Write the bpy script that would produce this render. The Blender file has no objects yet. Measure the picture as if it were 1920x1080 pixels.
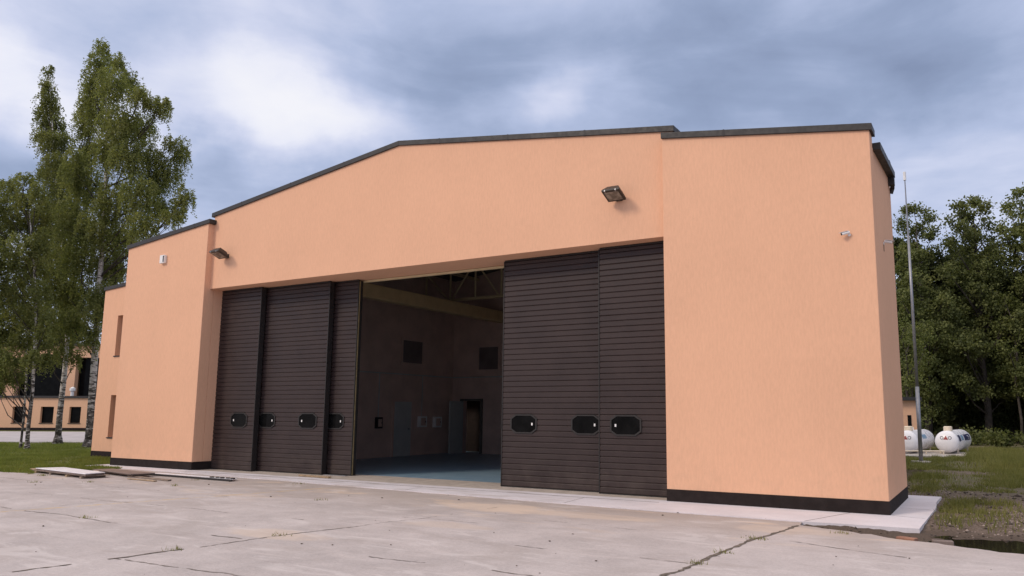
import bpy, bmesh, math, random
import numpy as np
from mathutils import Vector, Matrix
R = math.radians
S = bpy.context.scene
COL = S.collection

# ------------------------------------------------------------------ camera
cam = bpy.data.cameras.new('camera')
camo = bpy.data.objects.new('camera', cam); COL.objects.link(camo)
cam.sensor_width = 36.0; cam.lens = 26.67
cam.shift_x = -0.04876; cam.shift_y = 0.01612
cam.clip_start = 0.1; cam.clip_end = 3000
CR = Vector((0.8721, 0.4894, 0.0047)); CU = Vector((0.0649, -0.1251, 0.9900)); CF = Vector((-0.4851, 0.8630, 0.1409))
CP = Vector((19.5211, -13.9197, 1.65))
m3 = Matrix((CR, CU, -CF)).transposed()
camo.matrix_world = Matrix.Translation(CP) @ m3.to_4x4()
S.camera = camo

# ------------------------------------------------------------------ exposure
S.view_settings.view_transform = 'Standard'; S.view_settings.look = 'None'
S.view_settings.exposure = 0.12; S.view_settings.gamma = 1.0
S.view_settings.use_curve_mapping = False

# ------------------------------------------------------------------ node helper
class NT:
    def __init__(self, tree): self.t = tree; self.n = tree.nodes; self.l = tree.links
    def new(self, typ, **kw):
        n = self.n.new(typ)
        for k, v in kw.items(): setattr(n, k, v)
        return n
    def put(self, sock, v):
        if hasattr(v, 'is_output') or isinstance(v, bpy.types.NodeSocket): self.l.new(v, sock)
        elif v is not None:
            if isinstance(v, (tuple, list)) and len(v) == 3 and sock.type == 'RGBA': v = (*v, 1)
            sock.default_value = v
    def math(self, op, a, b=None, c=None, clamp=False):
        n = self.new('ShaderNodeMath', operation=op, use_clamp=clamp)
        self.put(n.inputs[0], a); self.put(n.inputs[1], b)
        if c is not None: self.put(n.inputs[2], c)
        return n.outputs[0]
    def vm(self, op, a, b=None, s=None):
        n = self.new('ShaderNodeVectorMath', operation=op)
        self.put(n.inputs[0], a)
        if b is not None: self.put(n.inputs[1], b)
        if s is not None: self.put(n.inputs['Scale'], s)
        return n.outputs['Value'] if op in ('DOT_PRODUCT', 'LENGTH', 'DISTANCE') else n.outputs[0]
    def sep(self, v):
        n = self.new('ShaderNodeSeparateXYZ'); self.put(n.inputs[0], v); return n.outputs
    def comb(self, x, y, z):
        n = self.new('ShaderNodeCombineXYZ')
        for i, v in enumerate((x, y, z)): self.put(n.inputs[i], v)
        return n.outputs[0]
    def noise(self, vec, scale, detail=4, rough=.55, dist=0.0):
        n = self.new('ShaderNodeTexNoise'); self.put(n.inputs['Vector'], vec)
        n.inputs['Scale'].default_value = scale; n.inputs['Detail'].default_value = detail
        n.inputs['Roughness'].default_value = rough; n.inputs['Distortion'].default_value = dist
        return n.outputs['Fac']
    def vor(self, vec, scale, feature='F1', out='Distance', rnd=1.0):
        n = self.new('ShaderNodeTexVoronoi', feature=feature); self.put(n.inputs['Vector'], vec)
        n.inputs['Scale'].default_value = scale; n.inputs['Randomness'].default_value = rnd
        return n.outputs[out]
    def mr(self, v, a, b, c=0.0, d=1.0, smooth=True):
        n = self.new('ShaderNodeMapRange', interpolation_type='SMOOTHSTEP' if smooth else 'LINEAR')
        self.put(n.inputs[0], v)
        for i, x in enumerate((a, b, c, d)): self.put(n.inputs[i + 1], x)
        return n.outputs[0]
    def mix(self, f, a, b, blend='MIX'):
        n = self.new('ShaderNodeMix', data_type='RGBA', blend_type=blend)
        self.put(n.inputs[0], f); self.put(n.inputs[6], a); self.put(n.inputs[7], b)
        return n.outputs[2]
    def ramp(self, f, stops):
        n = self.new('ShaderNodeValToRGB'); self.put(n.inputs[0], f)
        e = n.color_ramp.elements
        while len(e) < len(stops): e.new(0.5)
        for i, (p, c) in enumerate(stops): e[i].position = p; e[i].color = (*c, 1)
        return n.outputs[0]
    def bump(self, h, strength=.3, dist=.01):
        n = self.new('ShaderNodeBump'); self.put(n.inputs['Height'], h)
        n.inputs['Strength'].default_value = strength; n.inputs['Distance'].default_value = dist
        return n.outputs[0]
    def coord(self, which='Object'):
        return self.new('ShaderNodeTexCoord').outputs[which]
    def pos(self):
        return self.new('ShaderNodeNewGeometry').outputs['Position']

# ------------------------------------------------------------------ world: overcast sky with broken cloud
SUN_DIR = Vector((-0.42, -0.74, 0.62)).normalized()
W = bpy.data.worlds.new('World'); S.world = W; W.use_nodes = True
W.node_tree.nodes.clear()
t = NT(W.node_tree)
out = t.new('ShaderNodeOutputWorld'); bg = t.new('ShaderNodeBackground')
bg.inputs['Strength'].default_value = 0.1
t.l.new(bg.outputs[0], out.inputs[0])
sky = t.new('ShaderNodeTexSky', sky_type='NISHITA')
sky.sun_disc = False; sky.sun_elevation = math.asin(SUN_DIR.z); sky.sun_rotation = math.atan2(SUN_DIR.x, SUN_DIR.y)
d = t.coord('Generated')
sx, sy, sz = t.sep(d)
den = t.math('ADD', t.math('MAXIMUM', sz, 0.0), 0.16)
pv = t.comb(t.math('DIVIDE', sx, den), t.math('DIVIDE', sy, den), 0.0)
n1 = t.noise(pv, 1.15, 9, .52, .35)
n2 = t.noise(pv, 3.1, 8, .55, .2)
n3 = t.noise(pv, .42, 4, .5)
# broad light and dark masses of the cloud deck (directions in the sky), edges broken by noise
warp = t.new('ShaderNodeTexNoise'); t.put(warp.inputs['Vector'], d); warp.inputs['Scale'].default_value = 5.0; warp.inputs['Detail'].default_value = 6
dw = t.vm('ADD', d, t.vm('SCALE', t.vm('SUBTRACT', warp.outputs['Color'], (.5, .5, .5)), s=.22))
dw = t.vm('NORMALIZE', dw)
def blob(dirv, k, amp):
    df = t.vm('MULTIPLY', t.vm('SUBTRACT', dw, tuple(Vector(dirv).normalized())), (1.0, 1.0, 2.1))
    return t.math('MULTIPLY', t.math('EXPONENT', t.math('MULTIPLY', t.vm('DOT_PRODUCT', df, df), -k * .42)), amp)
acc = t.math('ADD', .47, t.math('MULTIPLY', t.math('SUBTRACT', n1, .5), .75))
acc = t.math('ADD', acc, t.math('MULTIPLY', t.math('SUBTRACT', n2, .5), .42))
n4 = t.noise(t.vm('MULTIPLY', d, (2.2, 2.2, 7.5)), 1.6, 7, .55, .6)
acc = t.math('ADD', acc, t.math('MULTIPLY', t.math('SUBTRACT', n3, .5), .30))
acc = t.math('ADD', acc, t.math('MULTIPLY', t.math('SUBTRACT', n4, .5), .55))
zen = t.mr(sz, .48, .85)
acc = t.math('ADD', acc, t.math('MULTIPLY', zen, .45))
for b in [((-.868, .375, .335), 200, .42), ((-.739, .571, .36), 300, .32), ((-.662, .648, .375), 280, .34), ((-.80, .50, .35), 400, .08),
          ((-.448, .803, .388), 380, .36), ((-.014, .959, .285), 170, .10), ((-.746, .499, .46), 110, .12),
          ((-.53, .725, .445), 110, -.14), ((-.25, .875, .41), 60, -.24), ((-.004, .912, .43), 90, -.26), ((-.876, .403, .255), 260, -.22), ((-.81, .52, .265), 220, -.26), ((-.80, .47, .40), 260, -.14),
          ((-.749, .62, .27), 200, -.18), ((-.60, .74, .32), 150, -.12)]:
    acc = t.math('ADD', acc, blob(*b))
cloud = t.ramp(acc, [(0.0, (.235, .29, .44)), (.22, (.32, .39, .57)), (.42, (.46, .53, .735)), (.62, (.65, .69, .87)), (.82, (.85, .86, .965)), (1.0, (.94, .935, .985))])
cloud = t.mix(t.mr(sz, .22, .0), cloud, (.60, .65, .82))
cloud = t.mix(t.math('MULTIPLY', zen, .8), cloud, (1.27, 1.21, 1.20))
cloud10 = t.vm('SCALE', cloud, s=9.6)
c = t.mix(.10, cloud10, sky.outputs[0])
t.l.new(c, bg.inputs['Color'])

# ------------------------------------------------------------------ sun behind thin cloud
sl = bpy.data.lights.new('sun', 'SUN'); sl.energy = 1.5; sl.angle = R(14); sl.color = (1.0, .83, .66)
so = bpy.data.objects.new('sun', sl); COL.objects.link(so)
so.location = (10, -30, 40)
so.rotation_euler = (-SUN_DIR).to_track_quat('-Z', 'Y').to_euler()

# ------------------------------------------------------------------ object helpers
def tag(o, label=None, cat=None, group=None, kind=None):
    if label: o['label'] = label
    if cat: o['category'] = cat
    if group: o['group'] = group
    if kind: o['kind'] = kind
    return o
def empty(name, loc, label, cat, group=None, rz=0.0):
    o = bpy.data.objects.new(name, None); COL.objects.link(o)
    o.location = loc; o.rotation_euler = (0, 0, rz); o.empty_display_size = .3
    return tag(o, label, cat, group)
class MB:
    """collects shapes in world (or parent) coordinates, links them as ONE mesh object"""
    def __init__(self): self.v = []; self.f = []
    def add(self, vs, fs):
        k = len(self.v); self.v += [tuple(p) for p in vs]; self.f += [tuple(i + k for i in q) for q in fs]; return self
    def box(self, x0, x1, y0, y1, z0, z1):
        vs = [(x, y, z) for z in (z0, z1) for y in (y0, y1) for x in (x0, x1)]
        return self.add(vs, [(0, 2, 3, 1), (4, 5, 7, 6), (0, 1, 5, 4), (2, 6, 7, 3), (0, 4, 6, 2), (1, 3, 7, 5)])
    def prism(self, pts, axis, a, b):
        """polygon (2-D) extruded along an axis: 'y' takes (x,z), 'z' takes (x,y), 'x' takes (y,z)"""
        n = len(pts)
        def P(p, w): return {'y': (p[0], w, p[1]), 'z': (p[0], p[1], w), 'x': (w, p[0], p[1])}[axis]
        vs = [P(p, a) for p in pts] + [P(p, b) for p in pts]
        fs = [tuple(range(n))[::-1], tuple(range(n, 2 * n))] + [(i, (i + 1) % n, n + (i + 1) % n, n + i) for i in range(n)]
        return self.add(vs, fs)
    def tube(self, pts, rad, seg=10, cap=True):
        pts = [Vector(p) for p in pts]
        if not isinstance(rad, (list, tuple)): rad = [rad] * len(pts)
        k = len(self.v); ref = Vector((0.31, .2, .93))
        for i, p in enumerate(pts):
            dv = (pts[min(i + 1, len(pts) - 1)] - pts[max(i - 1, 0)]).normalized()
            rr = ref if abs(dv.dot(ref)) < .95 else Vector((1, 0, 0))
            a = dv.cross(rr).normalized(); b = dv.cross(a)
            for j in range(seg):
                q = 2 * math.pi * j / seg
                self.v.append(tuple(p + (a * math.cos(q) + b * math.sin(q)) * rad[i]))
        for i in range(len(pts) - 1):
            for j in range(seg):
                a0 = k + i * seg + j; a1 = k + i * seg + (j + 1) % seg
                self.f.append((a0, a1, a1 + seg, a0 + seg))
        if cap:
            self.f.append(tuple(k + j for j in range(seg))[::-1])
            e = k + (len(pts) - 1) * seg; self.f.append(tuple(e + j for j in range(seg)))
        return self
    def build(self, name, mat, parent=None, smooth=False, bevel=0.0):
        me = bpy.data.meshes.new(name); me.from_pydata(self.v, [], self.f)
        bm = bmesh.new(); bm.from_mesh(me); bmesh.ops.recalc_face_normals(bm, faces=bm.faces)
        bm.to_mesh(me); bm.free()
        return link(name, me, mat, parent, smooth, bevel)
def link(name, me, mat, parent=None, smooth=False, bevel=0.0):
    o = bpy.data.objects.new(name, me); COL.objects.link(o)
    if mat: me.materials.append(mat)
    if smooth:
        for p in me.polygons: p.use_smooth = True
    if parent:
        o.parent = parent
        L = parent.location; top = parent.parent
        loc = Vector(parent.location) + (Vector(top.location) if top else Vector((0, 0, 0)))
        if not parent.get('local'):
            o.location = -Vector(parent.location) if not top else (0, 0, 0)
    if bevel:
        b = o.modifiers.new('bevel', 'BEVEL'); b.width = bevel; b.segments = 2; b.limit_method = 'ANGLE'; b.angle_limit = R(40)
    return o
def raw_mesh(name, V, F):
    """numpy verts (n,3) and faces (m,k)"""
    me = bpy.data.meshes.new(name); k = F.shape[1]
    me.vertices.add(len(V)); me.vertices.foreach_set('co', V.astype(np.float32).ravel())
    me.loops.add(F.size); me.loops.foreach_set('vertex_index', F.astype(np.int32).ravel())
    me.polygons.add(len(F)); me.polygons.foreach_set('loop_start', np.arange(0, F.size, k, dtype=np.int32))
    me.update(calc_edges=True); me.validate(); return me

# ------------------------------------------------------------------ materials
def mat(name):
    m = bpy.data.materials.new(name); m.use_nodes = True
    t = NT(m.node_tree); b = m.node_tree.nodes['Principled BSDF']
    return m, t, b
def plain(name, col, rough=.6, metal=0.0, var=.12, scale=8.0, bump=.0):
    m, t, b = mat(name); p = t.coord('Object')
    n = t.noise(p, scale, 5, .6)
    f = t.mr(n, .3, .7, 1 - var, 1 + var)
    t.l.new(t.vm('SCALE', tuple(col), s=f), b.inputs['Base Color'])
    t.put(b.inputs['Roughness'], t.mr(t.noise(p, scale * 2.3, 3), .3, .7, max(.05, rough - .08), min(1, rough + .08)))
    b.inputs['Metallic'].default_value = metal
    if bump: t.l.new(t.bump(t.noise(p, scale * 6, 4), bump, .004), b.inputs['Normal'])
    return m
def stucco(name, col):
    m, t, b = mat(name); p = t.pos()
    sc = t.vm('MULTIPLY', p, (1, 1, .22))
    n = t.noise(sc, 26, 4, .75)             # short vertical scratches of the bark-beetle render
    fine = t.noise(p, 120, 2, .6)
    big = t.noise(p, .55, 5, .55)
    med = t.noise(t.vm('MULTIPLY', p, (1, 1, .22)), 2.2, 5, .6)
    f = t.math('ADD', t.mr(n, .30, .70, -.045, .04), t.mr(big, .3, .7, .98, 1.02))
    f = t.math('ADD', f, t.mr(med, .3, .7, -.010, .010))
    c = t.vm('SCALE', tuple(col), s=f)
    z = t.sep(p)[2]
    spl = t.math('MULTIPLY', t.mr(z, 1.1, .2), t.mr(t.noise(p, 3.5, 5, .65), .42, .75))
    c = t.mix(t.math('MULTIPLY', spl, .16), c, (.34, .26, .19))
    t.l.new(c, b.inputs['Base Color']); b.inputs['Roughness'].default_value = .93
    b.inputs['Specular IOR Level'].default_value = .2
    h = t.math('ADD', t.mr(n, .35, .62), t.math('MULTIPLY', fine, .5))
    t.l.new(t.bump(h, .30, .004), b.inputs['Normal'])
    return m
M = {}
M['stucco'] = stucco('peach_render', (.75, .440, .286))
M['stucco_far'] = stucco('peach_render_far', (.73, .445, .29))
M['plinth'] = plain('plinth_black', (.024, .018, .017), .85, 0, .18, 6, .3)
M['plinth'].node_tree.nodes['Principled BSDF'].inputs['Specular IOR Level'].default_value = .15
M['flash'] = plain('dark_flashing', (.024, .022, .022), .55, .0, .12, 5)
M['dark_metal'] = plain('dark_metal', (.017, .014, .0135), .6, .0, .15, 9)
M['hall_wall'] = plain('hall_wall', (.56, .41, .35), .9, 0, .1, 1.5)
M['hall_roof'] = plain('hall_roof', (.11, .10, .09), .8, 0, .1, 2)
M['truss'] = plain('cream_steel', (.55, .46, .28), .5, 0, .08, 4)
M['duct'] = plain('tan_duct', (.60, .45, .24), .55, 0, .08, 3)
M['door_in'] = plain('grey_inner_door', (.45, .47, .46), .5, 0, .05, 3)
M['white'] = plain('white_paint', (.78, .77, .76), .45, 0, .05, 6)
M['greymet'] = plain('galvanised', (.30, .30, .32), .45, .6, .1, 12)
M['lampbody'] = plain('lamp_body', (.035, .030, .026), .42, .3, .2, 14)
M['wood'] = plain('raw_wood', (.34, .24, .15), .8, 0, .25, 7, .2)
M['wood_grey'] = plain('weathered_wood', (.24, .18, .14), .85, 0, .3, 6, .2)
M['brownsheet'] = plain('brown_sheet', (.20, .15, .13), .6, 0, .2, 4)
M['whitesheet'] = plain('white_sheet', (.82, .80, .84), .45, 0, .07, 3)
M['brick'] = plain('brick', (.30, .15, .10), .9, 0, .2, 9, .3)
M['yellow'] = plain('yellow_seal', (.25, .195, .095), .6, 0, .2, 6)

def panel_mat():
    m, t, b = mat('brown_panel'); p = t.pos()
    g = t.noise(t.vm('MULTIPLY', p, (3.0, 1, 40)), 4.0, 4, .6)
    big = t.noise(p, 1.3, 4, .6)
    f = t.math('ADD', t.mr(g, .3, .7, -.10, .10), t.mr(big, .3, .7, .9, 1.12))
    c = t.vm('SCALE', (.037, .0245, .0235), s=f)
    dust = t.math('MULTIPLY', t.mr(t.sep(p)[2], 1.0, .0), t.mr(t.noise(p, 2.2, 6, .65), .35, .75))
    c = t.mix(t.math('MULTIPLY', dust, .25), c, (.16, .125, .105))
    spec = t.mr(t.vor(t.vm('MULTIPLY', p, (1, .2, .45)), 1.4), .0, .014, 1, 0)
    c = t.mix(spec, c, (.30, .28, .27))
    t.l.new(c, b.inputs['Base Color'])
    t.put(b.inputs['Roughness'], t.mr(big, .3, .7, .42, .54)); b.inputs['Specular IOR Level'].default_value = .32
    t.l.new(t.bump(t.noise(t.vm('MULTIPLY', p, (2.5, 1, 14)), 26, 4, .7), .28, .002), b.inputs['Normal'])
    return m
M['panel'] = panel_mat()
def glass_dark(name, col=(.006, .006, .0062), rough=.10):
    m, t, b = mat(name); p = t.pos()
    t.l.new(t.vm('SCALE', tuple(col), s=t.mr(t.noise(p, 3, 3), .3, .7, .7, 1.4)), b.inputs['Base Color'])
    b.inputs['Roughness'].default_value = rough; b.inputs['IOR'].default_value = 1.45; b.inputs['Specular IOR Level'].default_value = .07
    return m
M['pane'] = glass_dark('dark_pane')
def lens_mat():
    m, t, b = mat('lamp_glass'); p = t.coord('Object')
    t.l.new(t.mix(t.mr(t.noise(p, 9, 3), .35, .65), (.10, .09, .075), (.26, .23, .19)), b.inputs['Base Color'])
    b.inputs['Roughness'].default_value = .12
    return m
M['lens'] = lens_mat()
M['dim_pane'] = plain('dim_pane', (.15, .125, .12), .4, 0, .15, 2)
def floor_mat():
    m, t, b = mat('blue_epoxy'); p = t.pos()
    c = t.mix(t.mr(t.noise(p, 2.2, 6, .6), .3, .7), (.19, .31, .42), (.26, .38, .48))
    c = t.mix(t.math('MULTIPLY', t.mr(t.noise(p, 5.0, 6, .7), .58, .75), .5), c, (.33, .30, .27))
    t.l.new(c, b.inputs['Base Color']); b.inputs['Roughness'].default_value = .35
    return m
M['floor'] = floor_mat()

def apron_mat():
    m, t, b = mat('old_concrete'); p = t.pos(); x, y, z = t.sep(p)
    # each slab of the apron differs slightly
    sid = t.comb(t.math('FLOOR', t.math('DIVIDE', t.math('ADD', x, t.math('MULTIPLY', y, -.09)), 5.6)), t.math('FLOOR', t.math('DIVIDE', t.math('ADD', y, 7.07), 5.5)), 0.0)
    wn = t.new('ShaderNodeTexWhiteNoise'); t.put(wn.inputs['Vector'], sid)
    big = t.noise(p, .33, 6, .6, .4); med = t.noise(p, 1.7, 7, .65); fine = t.noise(p, 24, 4, .7); sp = t.noise(p, 90, 2, .6)
    f = t.math('ADD', t.mr(wn.outputs['Value'], 0, 1, .96, 1.04, False), t.mr(big, .25, .75, -.10, .09))
    f = t.math('ADD', f, t.mr(med, .25, .75, -.11, .08)); f = t.math('ADD', f, t.mr(fine, .3, .7, -.08, .06))
    f = t.math('ADD', f, t.mr(sp, .25, .75, -.09, .08))
    grit = t.noise(p, 11, 6, .75)
    f = t.math('ADD', f, t.mr(grit, .30, .44, -.16, 0))
    c = t.vm('SCALE', (.485, .434, .426), s=f)
    # streaky sweeping marks along the facade, paler latance
    st = t.noise(t.vm('MULTIPLY', p, (.55, 3.2, 1)), 1.5, 6, .6, .5)
    c = t.mix(t.math('MULTIPLY', t.mr(st, .55, .74), .38), c, (.60, .53, .51))
    st2 = t.noise(t.vm('MULTIPLY', p, (.4, 2.6, 1)), 2.1, 6, .65, .3)
    c = t.mix(t.math('MULTIPLY', t.mr(st2, .56, .76), .30), c, (.27, .225, .20))
    # wind-blown sand close to the building
    w = t.noise(p, 1.2, 5, .6)
    near = t.mr(t.math('ADD', y, t.math('MULTIPLY', t.math('SUBTRACT', w, .5), 2.4)), -4.2, -1.7)
    c = t.mix(t.math('MULTIPLY', near, .55), c, (.36, .295, .25))
    sand = t.math('MULTIPLY', t.mr(t.noise(t.vm('MULTIPLY', p, (.45, 1.5, 1)), 1.15, 6, .6, .6), .56, .66), t.mr(y, -4.9, -2.6))
    c = t.mix(t.math('MULTIPLY', sand, .62), c, (.62, .49, .385))
    for (bx, by, rx, ry, a) in [(11.9, -2.6, 1.3, .55, .8), (13.3, -2.7, 1.8, .35, .55), (10.9, -6.55, 1.0, .35, .5), (12.4, -4.7, .8, .3, .35), (16.9, -2.6, .8, .4, .5)]:
        dx = t.math('DIVIDE', t.math('SUBTRACT', x, bx), rx); dy = t.math('DIVIDE', t.math('SUBTRACT', y, by), ry)
        r2 = t.math('ADD', t.math('MULTIPLY', dx, dx), t.math('MULTIPLY', dy, dy))
        r2 = t.math('ADD', r2, t.math('MULTIPLY', t.math('SUBTRACT', med, .5), 2.6))
        c = t.mix(t.math('MULTIPLY', t.mr(r2, 1.25, .35), a), c, (.62, .50, .41))
    # worn yellow line painted on the apron
    lx = t.math('SUBTRACT', x, t.math('ADD', 7.26, t.math('MULTIPLY', y, .268)))
    ln = t.math('MULTIPLY', t.mr(t.math('ABSOLUTE', lx), .10, .05), t.mr(t.noise(p, 4.5, 7, .7), .38, .62))
    ln = t.math('MULTIPLY', ln, t.math('MULTIPLY', t.mr(y, -1.2, -2.2), t.mr(y, -13, -9)))
    c = t.mix(t.math('MULTIPLY', ln, .8), c, (.55, .40, .22))
    # oil and tyre spots, pits
    worn = t.noise(t.vm('MULTIPLY', p, (.7, 1.6, 1)), .75, 8, .68, .8)
    c = t.mix(t.math('MULTIPLY', t.mr(worn, .50, .66), .42), c, (.35, .30, .28))
    pale = t.noise(t.vm('MULTIPLY', p, (.8, 2.2, 1)), .9, 8, .66, 1.0)
    c = t.mix(t.math('MULTIPLY', t.mr(pale, .54, .64), .40), c, (.63, .58, .57))
    # faint old tyre arcs and drip runs
    tw = t.math('ABSOLUTE', t.math('SUBTRACT', t.vm('LENGTH', t.vm('SUBTRACT', p, (2.0, -14.0, 0))), 11.2))
    tw = t.math('MINIMUM', t.mr(tw, .75, .82), t.mr(tw, 1.08, 1.0))
    c = t.mix(t.math('MULTIPLY', tw, t.mr(med, .4, .7, .0, .22)), c, (.26, .22, .20))
    t.l.new(c, b.inputs['Base Color'])
    t.put(b.inputs['Roughness'], t.mr(med, .3, .7, .78, .95)); b.inputs['Specular IOR Level'].default_value = .25
    h = t.math('ADD', t.math('MULTIPLY', fine, .6), t.math('ADD', t.math('MULTIPLY', sp, .35), t.math('MULTIPLY', med, 1.1)))
    t.l.new(t.bump(h, .35, .006), b.inputs['Normal'])
    return m
M['apron'] = apron_mat()
def slab_mat():
    m, t, b = mat('fresh_concrete'); p = t.pos(); x, y, z = t.sep(p)
    med = t.noise(p, 1.3, 6, .6); fine = t.noise(p, 40, 4, .7)
    f = t.math('ADD', t.mr(med, .3, .7, .93, 1.06), t.mr(fine, .3, .7, -.04, .04))
    c = t.vm('SCALE', (.66, .62, .65), s=f)
    c = t.mix(t.math('MULTIPLY', t.mr(t.noise(t.vm('MULTIPLY', p, (.5, 2, 1)), 1.6, 6, .65), .45, .72), t.mr(x, 14.5, 9.0, .12, .75)), c, (.40, .34, .30))
    t.l.new(c, b.inputs['Base Color']); b.inputs['Roughness'].default_value = .85
    t.l.new(t.bump(fine, .2, .003), b.inputs['Normal'])
    return m
M['slab'] = slab_mat()
def dirt_strip(nm, ca, cb):
    m, t, b = mat(nm); p = t.pos()
    c = t.mix(t.mr(t.noise(p, 9, 5, .7), .35, .7), ca, cb)
    t.l.new(c, b.inputs['Base Color']); b.inputs['Roughness'].default_value = .95
    return m
M['joint'] = dirt_strip('joint_dirt', (.07, .055, .045), (.22, .18, .145))
M['joint_pale'] = dirt_strip('hairline_dirt', (.12, .098, .085), (.33, .285, .26))
def ground_mat():
    m, t, b = mat('soil_and_turf'); p = t.pos(); x, y, z = t.sep(p)
    big = t.noise(p, .5, 5, .6); med = t.noise(p, 2.4, 6, .65); fine = t.noise(p, 30, 4, .7); vf = t.noise(p, 110, 2, .6)
    soil = t.mix(t.mr(fine, .3, .7), (.080, .059, .047), (.215, .165, .132))
    soil = t.mix(t.math('MULTIPLY', t.mr(med, .45, .7), .6), soil, (.26, .20, .165))
    turf = t.mix(t.mr(fine, .3, .7), (.085, .10, .03), (.165, .18, .06))
    turf = t.mix(t.mr(big, .4, .65), turf, (.145, .145, .06))
    # bare soil on the right of the building, turf elsewhere
    right = t.mr(x, 14.0, 15.5)
    edge = t.math('ADD', y, t.math('MULTIPLY', t.math('SUBTRACT', med, .5), 7.0))
    bare = t.math('MULTIPLY', right, t.mr(edge, 8.0, 3.0))
    bare = t.math('MAXIMUM', bare, t.math('MULTIPLY', right, t.math('MULTIPLY', t.mr(t.math('ABSOLUTE', t.math('SUBTRACT', edge, 11.0)), 1.3, .4), .8)))
    turf = t.mix(t.math('MULTIPLY', right, t.mr(med, .38, .6, .25, .8)), turf, soil)
    c = t.mix(bare, turf, soil)
    gr = t.math('MULTIPLY', t.mr(t.math('ABSOLUTE', t.math('SUBTRACT', t.math('ADD', x, t.math('MULTIPLY', t.math('SUBTRACT', med, .5), 2)), 19.9)), .9, .3), t.mr(t.math('ABSOLUTE', t.math('SUBTRACT', y, 1.2)), 2.2, 1.0))
    c = t.mix(t.math('MULTIPLY', t.math('MULTIPLY', gr, .6), t.mr(t.noise(p, 60, 3), .5, .7)), c, (.30, .235, .19))
    # muddy strip along the apron edge
    mud = t.math('MULTIPLY', right, t.mr(y, -.8, -1.6))
    c = t.mix(t.math('MULTIPLY', mud, .75), c, (.095, .073, .058))
    t.l.new(c, b.inputs['Base Color']); b.inputs['Roughness'].default_value = .97
    b.inputs['Specular IOR Level'].default_value = .15
    t.l.new(t.bump(t.math('ADD', fine, t.math('MULTIPLY', vf, .5)), .8, .02), b.inputs['Normal'])
    return m
M['ground'] = ground_mat()
def road_mat():
    m, t, b = mat('pale_road'); p = t.pos()
    t.l.new(t.vm('SCALE', (.44, .40, .40), s=t.mr(t.noise(p, .8, 6, .6), .3, .7, .85, 1.1)), b.inputs['Base Color'])
    b.inputs['Roughness'].default_value = .9
    return m
M['road'] = road_mat()
def water_mat():
    m, t, b = mat('puddle_water'); p = t.pos()
    b.inputs['Base Color'].default_value = (.020, .016, .012, 1); b.inputs['Roughness'].default_value = .03
    b.inputs['IOR'].default_value = 1.33
    t.l.new(t.bump(t.noise(p, 5, 3), .06, .01), b.inputs['Normal'])
    return m
M['water'] = water_mat()
def leaf_mat(name, c0, c1, c2, trans=.35):
    m, t, b = mat(name)
    g = t.new('ShaderNodeNewGeometry'); oi = t.new('ShaderNodeObjectInfo')
    n = t.noise(g.outputs['Position'], .9, 3, .6)
    r = g.outputs['Random Per Island']
    f = t.math('ADD', t.math('MULTIPLY', r, .55), t.math('MULTIPLY', t.mr(n, .3, .7), .45))
    c = t.ramp(f, [(.0, c0), (.5, c1), (1.0, c2)])
    c = t.vm('SCALE', c, s=t.mr(oi.outputs['Random'], 0, 1, .85, 1.15, False))
    t.l.new(c, b.inputs['Base Color']); b.inputs['Roughness'].default_value = .62; b.inputs['Specular IOR Level'].default_value = .25
    tr = t.new('ShaderNodeBsdfTranslucent'); t.l.new(t.vm('SCALE', t.vm('MULTIPLY', c, (1.25, 1.3, .7)), s=1.0), tr.inputs['Color'])
    mx = t.new('ShaderNodeMixShader'); mx.inputs[0].default_value = trans
    t.l.new(b.outputs[0], mx.inputs[1]); t.l.new(tr.outputs[0], mx.inputs[2])
    t.l.new(mx.outputs[0], m.node_tree.nodes['Material Output'].inputs[0])
    return m
M['birch_leaf'] = leaf_mat('birch_leaf', (.105, .120, .044), (.180, .198, .070), (.27, .265, .105), .48)
M['oak_leaf'] = leaf_mat('oak_leaf', (.060, .072, .027), (.130, .150, .052), (.225, .235, .085))
M['young_leaf'] = leaf_mat('young_leaf', (.070, .088, .028), (.13, .15, .046), (.21, .22, .08))
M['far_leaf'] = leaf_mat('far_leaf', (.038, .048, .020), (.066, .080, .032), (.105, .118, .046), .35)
M['grass'] = leaf_mat('grass_blade', (.10, .125, .03), (.17, .20, .05), (.26, .27, .085), .45)
M['weed'] = leaf_mat('weed_blade', (.11, .115, .036), (.20, .20, .066), (.33, .30, .13), .45)
M['dry'] = leaf_mat('dry_litter', (.05, .035, .025), (.10, .075, .05), (.16, .12, .07), .1)
def birch_bark():
    m, t, b = mat('birch_bark'); p = t.pos(); z = t.sep(p)[2]
    n = t.noise(t.vm('MULTIPLY', p, (1, 1, 4.5)), 2.6, 5, .65)
    thr = t.mr(z, 0.3, 4.5, .40, .57)
    k = t.math('GREATER_THAN', n, thr)
    c = t.mix(k, (.60, .57, .54), (.045, .038, .034))
    t.l.new(t.mix(t.mr(t.noise(p, 7, 4), .4, .8), c, (.30, .27, .24)), b.inputs['Base Color'])
    b.inputs['Roughness'].default_value = .85
    return m
M['birch_bark'] = birch_bark()
M['dark_bark'] = plain('dark_bark', (.055, .045, .038), .95, 0, .35, 5, .5)
M['stone'] = plain('gravel_stone', (.36, .29, .245), .9, 0, .35, 3)
M['gravelpad'] = plain('pale_gravel', (.46, .41, .36), .95, 0, .25, 9, .6)
M['tank'] = plain('tank_white', (.80, .79, .82), .32, 0, .03, 3)
M['cream'] = plain('cream_pipe', (.70, .60, .47), .5, 0, .06, 5)
M['navy'] = plain('navy_label', (.030, .035, .10), .4, 0, .1, 5)
M['ltblue'] = plain('blue_label', (.22, .36, .50), .4, 0, .1, 9)
M['red'] = plain('red_mark', (.30, .05, .05), .5, 0, .1, 5)
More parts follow.
